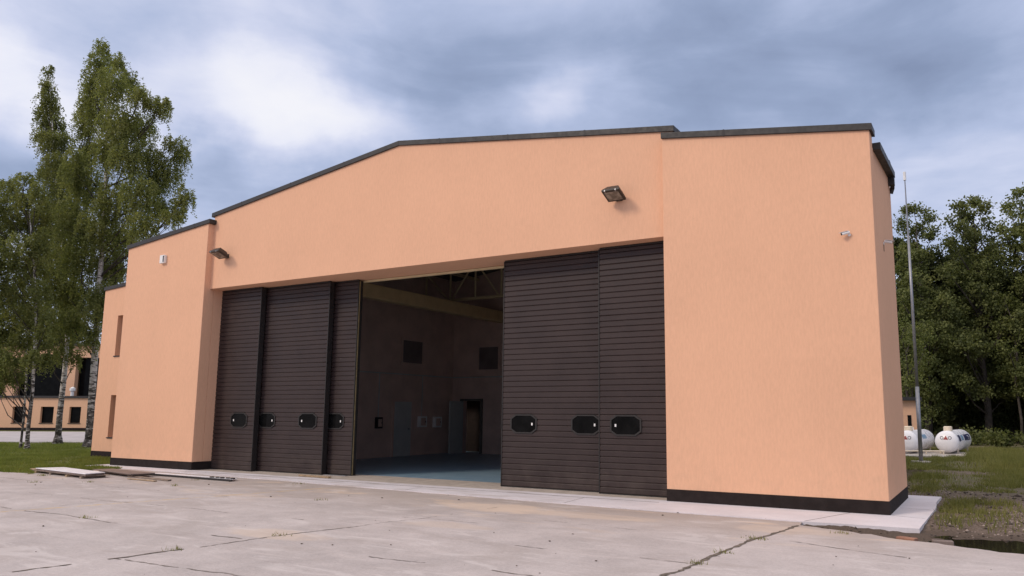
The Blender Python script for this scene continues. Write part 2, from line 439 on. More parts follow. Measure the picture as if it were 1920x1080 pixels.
M['greymark'] = plain('grey_mark', (.20, .19, .22), .5, 0, .1, 5)

# ------------------------------------------------------------------ ground: one sheet to the horizon
rng = np.random.default_rng(7)
def vnoise(x, y, s, seed=0):
    xs = x * s; ys = y * s; xi = np.floor(xs).astype(np.int64); yi = np.floor(ys).astype(np.int64)
    fx = xs - xi; fy = ys - yi; fx = fx * fx * (3 - 2 * fx); fy = fy * fy * (3 - 2 * fy)
    def h(a, b):
        q = (a * 374761393 + b * 668265263 + seed * 69069) & 0xffffffff
        q = ((q ^ (q >> 13)) * 1274126177) & 0xffffffff
        return ((q ^ (q >> 16)) & 0xffff) / 65535.0
    return (h(xi, yi) * (1 - fx) + h(xi + 1, yi) * fx) * (1 - fy) + (h(xi, yi + 1) * (1 - fx) + h(xi + 1, yi + 1) * fx) * fy
def fbm(x, y, s, o=4, seed=0): return sum(vnoise(x, y, s * 2 ** i, seed + i) * .5 ** i for i in range(o)) / (2 - .5 ** (o - 1))
EDGE = [(-300, -3.3), (-60, -3.25), (-20, -3.15), (-8, -3.25), (-3.6, -3.1), (-2.7, -2.92), (-2.2, -2.2), (-2.4, -.7), (16.75, -.7), (16.92, -1.98), (17.25, -2.13), (17.95, -2.38), (18.3, -2.62), (18.9, -2.78), (19.74, -3.06), (21, -3.2), (30, -3.5), (300, -4)]
EX = np.array([e[0] for e in EDGE]); EY = np.array([e[1] for e in EDGE])
def edge_y(x): return np.interp(x, EX, EY)
def ground_z(x, y):
    z = (fbm(x, y, .6, 5, 3) - .5) * .10 + (fbm(x, y, 5, 3, 9) - .5) * .05
    right = np.clip((x - 15.0) / 1.0, 0, 1)
    z = z * (.35 + .65 * right) - .015
    z = np.where(right > 0, z + (fbm(x, y, 14, 3, 21) - .5) * .03 - .01, z)
    # puddle hollow at the apron's edge
    e = ((x - 19.85) / 1.12) ** 2 + ((y + 2.35) / .66) ** 2
    z = z - .15 * np.clip(1.25 - e, 0, 1)
    # low strip beside the slab
    s = np.clip(1 - np.abs(y - edge_y(x)) / .5, 0, 1) * right
    z = z - .035 * s
    z = z - .10 * ((x > 15) & (x < 18.42) & (y > -1.5) & (y < 3.3))
    far = np.clip((np.hypot(x, y) - 60) / 40, 0, 1); z = z * (1 - far) - .01 * far
    under = (y < edge_y(x) - .22) | ((x > -8) & (x < 17.6) & (y > 2.2) & (y < 12)) | ((x > -3.6) & (x < 17.6) & (y > -.5) & (y < 12))
    return np.where(under, -.35, z)
xs = np.concatenate([np.arange(-300, -60, 20), np.arange(-60, -10, 1.0), np.arange(-10, 16, .35), np.arange(16, 23, .055), np.arange(23, 60, 1.0), np.arange(60, 301, 20)])
ys = np.concatenate([np.arange(-300, -20, 20), np.arange(-20, -4.5, 1.0), np.arange(-4.5, 4, .05), np.arange(4, 30, .22), np.arange(30, 100, 2.0), np.arange(100, 401, 25)])
GX, GY = np.meshgrid(xs, ys); GZ = ground_z(GX, GY)
V = np.stack([GX.ravel(), GY.ravel(), GZ.ravel()], 1)
nx, ny = len(xs), len(ys); ii = (np.arange(ny - 1)[:, None] * nx + np.arange(nx - 1)[None, :]).ravel()
F = np.stack([ii, ii + 1, ii + nx + 1, ii + nx], 1)
g = link('ground', raw_mesh('ground', V, F), M['ground'], smooth=True); tag(g, 'soil and turf around the hangar', None, kind='structure')

# concrete apron: one thick sheet with a ragged outer edge
random.seed(3)
pts = []
for (a, b) in zip(EDGE[:-1], EDGE[1:]):
    L = math.hypot(b[0] - a[0], b[1] - a[1])
    n = 1 if L > 30 or (a[1] > -.8 and b[1] > -.8) else max(1, int(L / .12))
    for i in range(n):
        f = i / n; jit = .022 if n > 1 else 0
        pts.append((a[0] + (b[0] - a[0]) * f + random.gauss(0, jit) * .5, a[1] + (b[1] - a[1]) * f + random.gauss(0, jit)))
pts.append(EDGE[-1]); pts += [(300, -120), (-300, -120)]
ap = MB().prism(pts, 'z', -.22, 0.0).build('concrete_apron', M['apron']); tag(ap, 'worn pinkish grey concrete apron with cracked joints', None, kind='structure')

# dirt-filled joints and cracks: ragged strips a few millimetres above the apron
jm = MB(); jn = MB()
def crack(p0, p1, w, gaps=.0, wob=.03, seed=0):
    jm = globals()['jm'] if w > .03 else jn
    rd = random.Random(seed); p0 = Vector((*p0, 0)); p1 = Vector((*p1, 0)); dv = p1 - p0; L = dv.length; dv.normalize(); nv = Vector((-dv.y, dv.x, 0))
    n = max(3, int(L / .06)); off = 0; prev = None; on = True
    for i in range(n + 1):
        off += rd.gauss(0, .008); off *= .97
        if rd.random() < .10: on = rd.random() > gaps
        c = p0 + dv * (L * i / n) + nv * (off + wob * math.sin(i * .11 + seed)); ww = w * rd.uniform(.25, 1.5) * .5
        cur = (c - nv * ww, c + nv * ww)
        if prev and on: jm.add([(prev[0].x, prev[0].y, .004), (cur[0].x, cur[0].y, .004), (cur[1].x, cur[1].y, .004), (prev[1].x, prev[1].y, .004)], [(0, 1, 2, 3)])
        prev = cur
crack((16.86, -2.02), (16.47, -6.38), .058, .02, .02, 1); crack((16.47, -6.38), (16.0, -13), .07, .05, .02, 2)
crack((11.40, -5.3), (10.95, -7.9), .026, .45, .02, 3); crack((10.95, -7.9), (10.45, -10.5), .046, .12, .02, 4)
crack((11.9, -2.6), (11.4, -5.3), .014, .75, .02, 5)
crack((2.5, -6.95), (10.9, -7.06), .024, .22, .03, 6); crack((11.0, -7.06), (15.6, -7.12), .020, .55, .03, 7); crack((-12, -6.9), (2.5, -6.95), .024, .25, .03, 8)
crack((-6, -5.5), (10.2, -5.42), .012, .55, .03, 9); crack((14.2, -5.62), (16.55, -5.64), .014, .45, .02, 10)
crack((10.8, -8.63), (13.2, -8.62), .022, .5, .03, 11); crack((4.5, -8.6), (10.8, -8.63), .014, .6, .03, 12)
crack((5.6, -3.2), (5.0, -9.5), .014, .6, .03, 13); crack((13.4, -3.6), (15.0, -3.66), .009, .6, .03, 14); crack((17.1, -3.55), (20.5, -4.5), .016, .55, .03, 15)
crack((8.3, -3.9), (10.8, -3.8), .010, .7, .04, 16); crack((16.6, -5.0), (19.0, -5.1), .012, .6, .03, 17); crack((-3, -4.1), (6.5, -3.9), .012, .6, .05, 18)
crack((11.3, -4.4), (13.9, -4.3), .010, .75, .05, 19); crack((14.0, -8.7), (17.0, -8.6), .014, .5, .05, 20)
j = jm.build('joint_dirt', M['joint'], ap)
j2 = jn.build('hairline_crack', M['joint_pale'], ap)

# pale concrete strip around the foot of the building
edge = [(-4.25, -.72), (-2.4, -.78), (0, -.86), (4, -1.0), (7, -1.2), (10.7, -1.42), (14.0, -1.62), (16.8, -1.66), (18.5, -1.54), (18.52, -.4), (18.55, 1.3), (18.5, 2.4), (18.53, 3.4)]
pp = []
for (a, b) in zip(edge[:-1], edge[1:]):
    n = max(2, int(math.hypot(b[0] - a[0], b[1] - a[1]) / .2))
    for i in range(n): pp.append((a[0] + (b[0] - a[0]) * i / n, a[1] + (b[1] - a[1]) * i / n + random.gauss(0, .006)))
pp += [edge[-1], (17.5, 3.4), (17.5, .5), (14.5, .5), (14.4, -.12), (-.3, -.12), (-.4, .5), (-4.2, .5)]
sb = MB().prism(pp, 'z', -.16, .014).build('footpath', M['slab']); tag(sb, 'pale concrete strip along the foot of the hangar', None, kind='structure')
jm = MB()
def seam(p0, p1, w, z):
    a = Vector((*p0, z)); b = Vector((*p1, z)); n = (b - a).normalized(); n = Vector((-n.y, n.x, 0)) * w / 2
    jm.add([a - n, b - n, b + n, a + n], [(0, 1, 2, 3)])
seam((0.2, -.50), (14.05, -.50), .03, .016); seam((16.9, -1.62), (17.35, -.2), .014, .016); seam((18.0, -.2), (18.5, -.35), .012, .016); seam((18.0, 1.0), (18.5, .9), .012, .016)
seam((12.6, -1.5), (12.5, -.52), .01, .016); seam((8.6, -1.2), (8.5, -.52), .01, .016)
jm.build('seam', M['joint'], sb)
sill = MB().box(0.0, 14.08, -.12, 1.25, -.08, .008).build('threshold', plain('threshold_concrete', (.42, .36, .31), .9, 0, .15, 4, .3), sb)

pud = []
for i in range(60):
    a = 2 * math.pi * i / 60; r = 1 + .12 * math.sin(3 * a + 1) + .08 * math.sin(7 * a)
    pud.append((19.9 + 1.55 * r * math.cos(a), -2.38 + .92 * r * math.sin(a), -.055))
pu = MB().add(pud, [tuple(range(60))]).build('puddle', M['water']); tag(pu, 'dark muddy puddle at the apron edge', None, kind='structure')
rd_ = MB()
a = Vector((-24.4, 6.2)); dv = Vector((.87, .49)); nv = Vector((-.49, .87))
q = [a - dv * 60, a + dv * 9, a + dv * 9 + nv * 19, a - dv * 60 + nv * 19]
rd_.prism([(v.x, v.y) for v in q], 'z', -.10, .045)
r_ = rd_.build('road', M['road']); tag(r_, 'pale concrete road in front of the annex house', None, kind='structure')
gp = []
for i in range(80):
    f = i / 80 * 2 * math.pi; w = 1 + .06 * math.sin(5 * f) + .05 * math.sin(11 * f + 2)
    gp.append((16.8 + 2.9 * w * math.cos(f), 21.8 + 2.6 * w * math.sin(f)))
gv = MB().prism(gp, 'z', -.1, .03).build('gravel_pad', M['gravelpad']); tag(gv, 'pale gravel pad under the white tanks', None, kind='structure')

# ------------------------------------------------------------------ hangar
HX = 14.09; X1 = 17.964; X0 = -3.859; A = -.19; HS = 5.145
H = empty('hangar', (7.0, 0, 0), 'peach rendered hangar with a low gable, two side wings and brown sliding doors', 'building')
gable = lambda x: 7.38 + (8.33 - 7.38) * (1 - abs(x - 7.0) / 7.1)
MB().prism([(0.0, HS), (14.24, HS), (14.24, gable(14.1)), (7.0, 8.33), (0.0, gable(-.1) + .0)], 'y', 0.0, .30).build('gable_wall', M['stucco'], H)
MB().box(0.0, HX, .30, 1.30, HS, HS + .35).build('lintel', M['stucco'], H)
# side wings
MB().prism([(HX, 0), (X1, 0), (X1, 6.66), (HX, 7.19)], 'y', A, .14).build('wing_wall', M['stucco'], H, bevel=.012)
MB().prism([(.14, 0), (2.85, 0), (2.85, 6.50), (.14, 6.36)], 'x', HX, X1).build('wing_block', M['stucco'], H)
MB().prism([(X0, 0), (0, 0), (0, 7.13), (X0, 6.76)], 'y', A, .14).build('wing_wall', M['stucco'], H, bevel=.012)
MB().box(X0, 0, .14, 4.0, 0, 6.5).build('wing_block', M['stucco'], H)
# low annex at the far left with two slot windows
YB = 1.75; AX0 = -8.38; wx0, wx1 = -7.46, -6.6
an = MB()
an.box(AX0, wx0, YB, YB + .28, 0, 6.05); an.box(wx1, X0, YB, YB + .28, 0, 6.05)
for z0, z1 in ((0, .72), (2.18, 3.56), (5.0, 6.05)): an.box(wx0, wx1, YB, YB + .28, z0, z1)
an.box(AX0, X0, YB + .28, 9, 0, 5.85)
an.prism([(AX0, 6.05), (X0, 6.05), (X0, 6.34)], 'y', YB, YB + .28)
an.build('annex_wall', M['stucco'], H)
for z0, z1 in ((.72, 2.18), (3.56, 5.0)):
    w = MB().box(wx0 + .002, wx1 - .002, YB + .25, YB + .275, z0, z1).build('window', M['pane'], H)
    MB().box(wx0 - .04, wx1 + .04, YB - .03, YB + .05, z0 - .035, z0 + .002).build('sill', M['flash'], w)
# plinths
MB().box(HX - .003, X1 + .006, A - .006, 2.856, 0, .235).build('plinth', M['plinth'], H)
MB().box(X0 - .006, .006, A - .006, .98, 0, .235).build('plinth', M['plinth'], H)
MB().box(AX0 - .006, X0 - .008, YB - .006, 6, 0, .235).build('plinth', M['plinth'], H)
# copings of dark folded metal
def coping(p0, p1, y0, y1, ext0=.04, ext1=.04):
    (xa, za), (xb, zb) = p0, p1; L = math.hypot(xb - xa, zb - za); ux, uz = (xb - xa) / L, (zb - za) / L
    xa -= ux * ext0; za -= uz * ext0; xb += ux * ext1; zb += uz * ext1
    return [(xa, za - .09), (xb, zb - .09), (xb, zb + .035), (xa, za + .035)], y0, y1
def cope(name, segs):
    mb = MB()
    for s in segs:
        p, y0, y1 = coping(*s); mb.prism(p, 'y', y0, y1)
        (xa, za), (xb, zb) = p[0], p[1]; L = math.hypot(xb - xa, zb - za); n = int(L / 2.0)
        for i in range(1, n + 1):
            f = (i - .35) * 2.0 / L
            if f < .97:
                x = xa + (xb - xa) * f; z = za + (zb - za) * f
                mb.box(x - .02, x + .02, y0 - .004, y1 + .004, z - .004, z + .130)
    return mb.build(name, M['flash'], H, bevel=.008)
cope('coping', [((0.0, gable(-.1)), (7.0, 8.335), -.045, .345, .10, 0)])
cope('coping', [((7.0, 8.335), (14.24, gable(14.1)), -.045, .345, 0, .05)])
cope('coping', [((HX, 7.19), (X1, 6.66), A - .045, .185, .01, .05)])
cope('coping', [((X0, 6.76), (0.0, 7.13), A - .045, .185, .04, .09)])
cope('coping', [((AX0, 6.05), (X0, 6.34), YB - .045, YB + .33, .04, 0)])
# eave box, gutter and outlet on the right flank
def slope_box(m, x0, x1, ya, yb, za, zb, h):
    return m.add([(x0, ya, za), (x1, ya, za), (x1, ya, za + h), (x0, ya, za + h), (x0, yb, zb), (x1, yb, zb), (x1, yb, zb + h), (x0, yb, zb + h)], [(0, 1, 2, 3), (7, 6, 5, 4), (0, 4, 5, 1), (1, 5, 6, 2), (2, 6, 7, 3), (3, 7, 4, 0)])
slope_box(MB(), X1 - .25, X1 + .13, .187, 2.62, 6.33, 6.47, .13).build('gutter', M['flash'], H, bevel=.006)
sp = MB(); sp.tube([(X1 + .07, 2.58, 6.46), (X1 + .07, 2.66, 6.36), (X1 + .05, 2.78, 6.30), (X1 + .01, 2.80, 6.2)], .045, 10); sp.box(X1 + .0, X1 + .12, 2.48, 2.60, 6.30, 6.468); sp.build('downpipe', M['flash'], H)
MB().box(X1 - .02, X1 + .10, 2.0, 2.2, 6.57, 6.68).build('roof_vent', M['flash'], H, bevel=.01)
# roofs
MB().prism([(0.0, 7.05), (7.0, 7.95), (14.2, 7.05), (14.2, 7.25), (7.0, 8.15), (0.0, 7.25)], 'y', .30, 11.9).build('roof', M['hall_roof'], H)
slope_box(MB(), HX + .05, X1 - .26, .16, 2.85, 6.365, 6.505, .06).build('wing_roof', M['flash'], H)
# hall shell
MB().box(0.0, .18, 4.0, 11.6, 0, 7.1).build('hall_wall', M['hall_wall'], H)
MB().box(0.004, .16, .98, 4.0, 0, 7.04).build('hall_wall', M['hall_wall'], H)
bw = MB(); bw.box(.18, .72, 11.32, 11.6, 0, 7.1); bw.box(1.62, 14.0, 11.32, 11.6, 0, 7.1); bw.box(.72, 1.62, 11.32, 11.6, 2.1, 7.1); bw.prism([(.18, 7.1), (14.0, 7.1), (7, 8.0)], 'y', 11.33, 11.6); bw.build('back_wall', M['hall_wall'], H)
pw = MB(); pw.box(-1.2, 2.2, 12.6, 12.7, 0, 2.5); pw.box(-1.3, -1.2, 11.61, 12.7, 0, 2.5); pw.box(2.2, 2.3, 11.61, 12.7, 0, 2.5); pw.box(-1.3, 2.3, 11.61, 12.7, 2.5, 2.6); pw.build('doorway_blackout', M['plinth'], H)  # closed box added behind the ajar door, coloured black to keep the doorway dark
MB().box(14.0, 14.2, .35, 11.6, 0, 7.1).build('hall_wall', M['hall_wall'], H)
MB().box(-1.2, 14.2, 1.25, 12.6, -.15, .006).build('hall_floor', M['floor'], H)
hd = MB().box(.18, .24, 7.75, 8.72, .01, 2.02).build('inner_door', M['door_in'], H); MB().box(.24, .30, 8.55, 8.62, .98, 1.04).build('handle', M['greymet'], hd)
fr = MB(); fr.box(.18, .26, 7.68, 7.75, 0, 2.09); fr.box(.18, .26, 8.72, 8.79, 0, 2.09); fr.box(.18, .26, 7.75, 8.72, 2.02, 2.09); fr.build('frame', M['hall_wall'], hd)
ho = MB(); ho.box(.70, .76, 10.45, 11.3, .01, 2.08); ho = ho.build('inner_door', M['door_in'], H)
fr = MB(); fr.box(.62, .72, 11.25, 11.33, 0, 2.18); fr.box(1.62, 1.72, 11.25, 11.33, 0, 2.18); fr.box(.72, 1.62, 11.25, 11.33, 2.1, 2.18); fr.build('frame', M['hall_roof'], ho)
def hall_window(pl, args):
    w = MB().box(*args).build('hall_window', M['dim_pane'], H)
    x0, x1, y0, y1, z0, z1 = args; f = MB()
    if pl == 'x':
        f.box(x0, x1 + .04, y0 - .08, y0, z0 - .08, z1 + .08); f.box(x0, x1 + .04, y1, y1 + .08, z0 - .08, z1 + .08); f.box(x0, x1 + .04, y0, y1, z0 - .08, z0); f.box(x0, x1 + .04, y0, y1, z1, z1 + .08)
    else:
        f.box(x0 - .08, x0, y0 - .04, y1, z0 - .08, z1 + .08); f.box(x1, x1 + .08, y0 - .04, y1, z0 - .08, z1 + .08); f.box(x0, x1, y0 - .04, y1, z0 - .08, z0); f.box(x0, x1, y0 - .04, y1, z1, z1 + .08)
    f.build('frame', M['hall_wall'], w)
hall_window('x', (.175, .20, 8.15, 9.3, 3.5, 4.35)); hall_window('y', (1.5, 2.45, 11.30, 11.33, 3.35, 4.25))
# hall steelwork: lattice trusses, duct, door rail
def truss(Y):
    m = MB(); zb = 5.86
    m.box(.2, 13.98, Y - .05, Y + .05, zb - .045, zb + .045)
    zt = lambda x: 7.0 + .85 * (1 - abs(x - 7.0) / 7.0)
    for a, b in ((.2, 7.0), (7.0, 13.98)): m.tube([(a, Y, zt(a) - .06), (b, Y, zt(b) - .06)], .055, 6)
    k = 0; x = .6
    while x < 13.6:
        m.tube([(x, Y, zb), (x, Y, zt(x) - .06)], .04, 6)
        if x + 1.17 < 13.6:
            pa, pb = ((x, Y, zt(x) - .1), (x + 1.1, Y, zb)) if k % 2 == 0 else ((x + .07, Y, zb), (x + 1.1, Y, zt(x + 1.1) - .1))
            m.tube([pa, pb], .036, 6)
        x += 1.17; k += 1
    m.build('roof_truss', M['truss'], H)
truss(8.95); truss(4.2)
for px_ in (1.4, 4.2, 7.0, 9.8, 12.6): MB().box(px_ - .04, px_ + .04, .5, 11.3, 6.82 + .8 * (1 - abs(px_ - 7) / 7.), 6.94 + .8 * (1 - abs(px_ - 7) / 7.)).build('purlin', M['truss'], H)
MB().box(2.42, 2.75, 1.7, 11.3, 5.19, 5.64).build('duct', M['duct'], H, bevel=.03)
cd = MB(); cd.tube([(.21, 1.5, 3.05), (.21, 7.5, 3.05), (.21, 11.2, 3.05)], .025, 6); cd.tube([(.21, 6.95, 1.45), (.21, 6.95, 3.05)], .02, 6); cd.tube([(.21, 9.36, 1.5), (.21, 9.36, 3.05)], .02, 6); cd.tube([(.2, 11.29, 3.05), (1.3, 11.29, 3.05), (6, 11.29, 3.05)], .025, 6); cd.build('conduit', M['door_in'], H)
MB().box(.2, 13.98, 1.0, 1.06, 5.08, 5.135).build('door_rail', M['truss'], H)
# ------------------------------------------------------------------ sliding door leaves
PITCH = .1215
def leaf(x0, x1, Y, wins, seal=None):
    z0, z1 = .03, 5.10; m = MB(); z = z0
    prof = []
    while z < z1 - .01:
        zt = min(z + PITCH, z1)
        prof += [(Y + .018, z), (Y + .002, z + .008), (Y + .0, z + .014), (Y + .0, zt - .022), (Y + .004, zt - .017)]
        z = zt
    prof.append((Y + .018, z1))
    k = len(m.v)
    vs = [(x0, a, b) for a, b in prof] + [(x1, a, b) for a, b in prof]; n = len(prof)
    m.add(vs, [(i, i + 1, n + i + 1, n + i) for i in range(n - 1)])
    m.box(x0 + .001, x1 - .001, Y + .020, Y + .05, z0, z1)
    lf = m.build('door_leaf', M['panel'], H)
    e = MB(); e.box(x0 - .022, x0 - .001, Y - .010, Y + .15, .015, z1 + .01); e.box(x1 + .001, x1 + .022, Y - .010, Y + .15, .015, z1 + .01)  # end frames deepened, their dark faces stand in for shade between the leaves
    e.box(x0, x1, Y - .006, Y + .055, z1, z1 + .035); e.box(x0, x1, Y + .0, Y + .06, .008, z0); e.build('edge_and_gap_shade', M['dark_metal'], lf)
    if seal:
        MB().box(x1 + .0225, x1 + .034, Y + .02, Y + .05, .02, z1).build('seal', M['yellow'], lf)
    for (a, b) in wins:
        zb, zt = 1.185, 1.605; c = .13; cz = .09
        po = [(a + c, zb), (b - c, zb), (b, zb + cz), (b, zt - cz), (b - c, zt), (a + c, zt), (a, zt - cz), (a, zb + cz)]
        cx, czz = (a + b) / 2, (zb + zt) / 2
        inn = [(cx + (x - cx) * .90, czz + (zz - czz) * .86) for x, zz in po]
        fm = MB(); N8 = 8
        vs = [(x, Y - .018, zz) for x, zz in po] + [(x, Y - .018, zz) for x, zz in inn] + [(x, Y + .012, zz) for x, zz in po] + [(x, Y + .006, zz) for x, zz in inn]
        fs = []
        for i in range(8):
            jn = (i + 1) % 8
            fs += [(i, jn, 8 + jn, 8 + i), (i, jn, 16 + jn, 16 + i), (8 + i, 8 + jn, 24 + jn, 24 + i)]
        fm.add(vs, fs).build('window_frame', M['dark_metal'], lf)
        MB().add([(x, Y - .0035, zz) for x, zz in inn], [tuple(range(8))]).build('window_pane', M['pane'], lf)
        sx = b - .13 if (a + b) % 1 > .2 else a + .12
        MB().box(sx - .018, sx + .018, Y - .0055, Y - .004, 1.365, 1.42).build('sticker', M['white'], lf)
    return lf
leaf(-.02, 1.70, .42, [(.74, 1.43)])
leaf(.9, 4.17, .62, [(1.64, 2.33), (3.24, 3.93)])
leaf(2.31, 5.01, .82, [(4.00, 4.71)], seal=True)
leaf(9.87, 12.57, .54, [(10.09, 10.78), (11.64, 12.33)])
leaf(12.42, 14.08, .34, [(12.66, 13.36)])
for a_, b_ in ((.02, 5.0), (9.9, 14.06)): MB().box(a_, b_, .66, .74, .009, .02).build('floor_track', M['greymet'], H)

# ------------------------------------------------------------------ things on the facade
def floodlight(x, z, label):
    o = empty('floodlight', (x, -.02, z), label, 'floodlight', 'floodlights over the doors'); o['local'] = 1
    # housing: a tapering box that leans out from the wall, glass looking down and out
    h = MB()
    M4 = Matrix.Translation((0, -.24, .03)) @ Matrix.Rotation(R(68), 4, 'X')
    def tr(vs): return [tuple(M4 @ Vector(v)) for v in vs]
    w, hh, dp = .20, .185, .085
    front = [(-w, -dp, -hh), (w, -dp, -hh), (w, -dp, hh), (-w, -dp, hh)]; back = [(-w * .62, dp, -hh * .6), (w * .62, dp, -hh * .6), (w * .62, dp, hh * .6), (-w * .62, dp, hh * .6)]
    lip = [(a, -dp + .045, c) for a, b, c in front]
    h.add(tr(front + lip + back), [(3, 2, 1, 0), (0, 1, 5, 4), (1, 2, 6, 5), (2, 3, 7, 6), (3, 0, 4, 7), (4, 5, 9, 8), (5, 6, 10, 9), (6, 7, 11, 10), (7, 4, 8, 11), (8, 9, 10, 11)])
    h.build('housing', M['lampbody'], o, bevel=.008)
    MB().add(tr([(-w * .78, -dp - .003, -hh * .74), (w * .78, -dp - .003, -hh * .74), (w * .78, -dp - .003, hh * .74), (-w * .78, -dp - .003, hh * .74)]), [(0, 1, 2, 3)]).build('glass', M['lens'], o)
    for sx in (-.6, .6):
        c = MB(); c.add(tr([(sx * w - .012, -dp - .012, hh * .8), (sx * w + .012, -dp - .012, hh * .8), (sx * w + .012, -dp - .012, hh * 1.04), (sx * w - .012, -dp - .012, hh * 1.04), (sx * w - .012, -dp + .02, hh * 1.06), (sx * w + .012, -dp + .02, hh * 1.06)]), [(0, 1, 2, 3), (3, 2, 5, 4)])
        c.build('clip', M['greymet'], o)
    b = MB(); b.box(-.07, .07, .003, .02, -.09, .03); b.tube([(-.10, -.17, -.03), (-.10, -.03, -.07)], .014, 6); b.tube([(.12, -.17, -.03), (.10, -.03, -.07)], .014, 6); b.tube([(-.10, -.03, -.07), (.10, -.03, -.07)], .014, 6); b.box(-.03, .03, -.05, .003, -.09, -.05)
    b.build('bracket', M['lampbody'], o)
    return o
floodlight(13.06, 6.09, 'dark floodlight over the open right doors beside the tall right wing')
floodlight(.68, 6.07, 'dark floodlight beside the left wing with the small white box')

o = empty('wall_box', (-1.96, A, 6.17), 'small white box high on the left wing wall', 'box'); o['local'] = 1
MB().box(-.12, .10, -.09, -.002, -.13, .12).build('case', M['white'], o, bevel=.012); MB().box(.045, .085, -.098, -.091, -.10, .09).build('slot', M['dark_metal'], o)
def camera_thing(loc, ang, tilt, label):
    o = empty('security_camera', loc, label, 'camera', 'security cameras on the right wing'); o['local'] = 1; o.scale = (.58, .58, .58)
    M4 = Matrix.Rotation(ang, 4, 'Z') @ Matrix.Rotation(tilt, 4, 'X')
    b = MB(); b.tube([(0, -.04, 0), (0, .20, 0)], .043, 14); b.v = [tuple(M4 @ Vector(v)) for v in b.v]; b.build('body', M['white'], o, smooth=False)
    hd = MB(); hd.add([(-.05, -.10, .055), (.05, -.10, .055), (.05, .17, .055), (-.05, .17, .055), (-.05, -.10, .046), (.05, -.10, .046), (.05, .17, .046), (-.05, .17, .046)], [(0, 1, 2, 3), (7, 6, 5, 4), (0, 4, 5, 1), (1, 5, 6, 2), (2, 6, 7, 3), (3, 7, 4, 0)])
    hd.v = [tuple(M4 @ Vector(v)) for v in hd.v]; hd.build('hood', M['white'], o)
    l = MB(); l.tube([(0, -.052, 0), (0, -.041, 0)], .037, 14); l.v = [tuple(M4 @ Vector(v)) for v in l.v]; l.build('lens', M['dark_metal'], o)
    return o, M4
o, M4 = camera_thing((17.46, A - .10, 4.75), R(-62), R(14), 'white security camera on the front of the right wing')
bk = MB(); p = M4 @ Vector((0, .17, 0)); bk.tube([p, (p.x + .03, p.y + .03, p.z - .02), (.16, .165, -.02)], .018, 8); bk.tube([(.16, .13, -.02), (.16, .168, -.02)], .045, 12); bk.build('bracket', M['white'], o)
o, M4 = camera_thing((X1 + .128, 1.05, 4.80), R(100), R(12), 'white security camera on the flank of the right wing')
bk = MB(); p = M4 @ Vector((0, .17, 0)); bk.tube([p, (-.12, p.y, p.z), (-.218, p.y, p.z - .02)], .016, 8); bk.tube([(-.218, p.y, -.03), (-.19, p.y, -.03)], .045, 12); bk.build('bracket', M['white'], o)
MB().tube([(-.205, p.y, -.06), (-.21, p.y + .01, -.28)], .008, 6).build('cable', M['dark_metal'], o)

# things on the inner wall of the hall
def cabinet(y, z, label, mat_, w=.26, h=.36):
    o = empty('wall_cabinet', (.18, y, z), label, 'cabinet'); o['local'] = 1
    MB().box(.002, .14, -w / 2, w / 2, -h / 2, h / 2).build('case', mat_, o, bevel=.01); MB().box(.142, .15, -w * .36, w * .30, -h * .34, h * .34).build('door', M['hall_wall'], o); MB().box(.15, .165, w * .2, w * .28, -.03, .03).build('handle', M['dark_metal'], o)
cabinet(9.36, 1.27, 'pale cabinet on the hall wall just beside the grey inner door', M['white'], .42, .42)
cabinet(10.28, 1.25, 'pale cabinet on the hall wall nearest the back corner', M['white'], .42, .42)
cabinet(6.95, 1.25, 'dark control box on the hall wall near the open door leaf', M['dark_metal'], .28, .40)

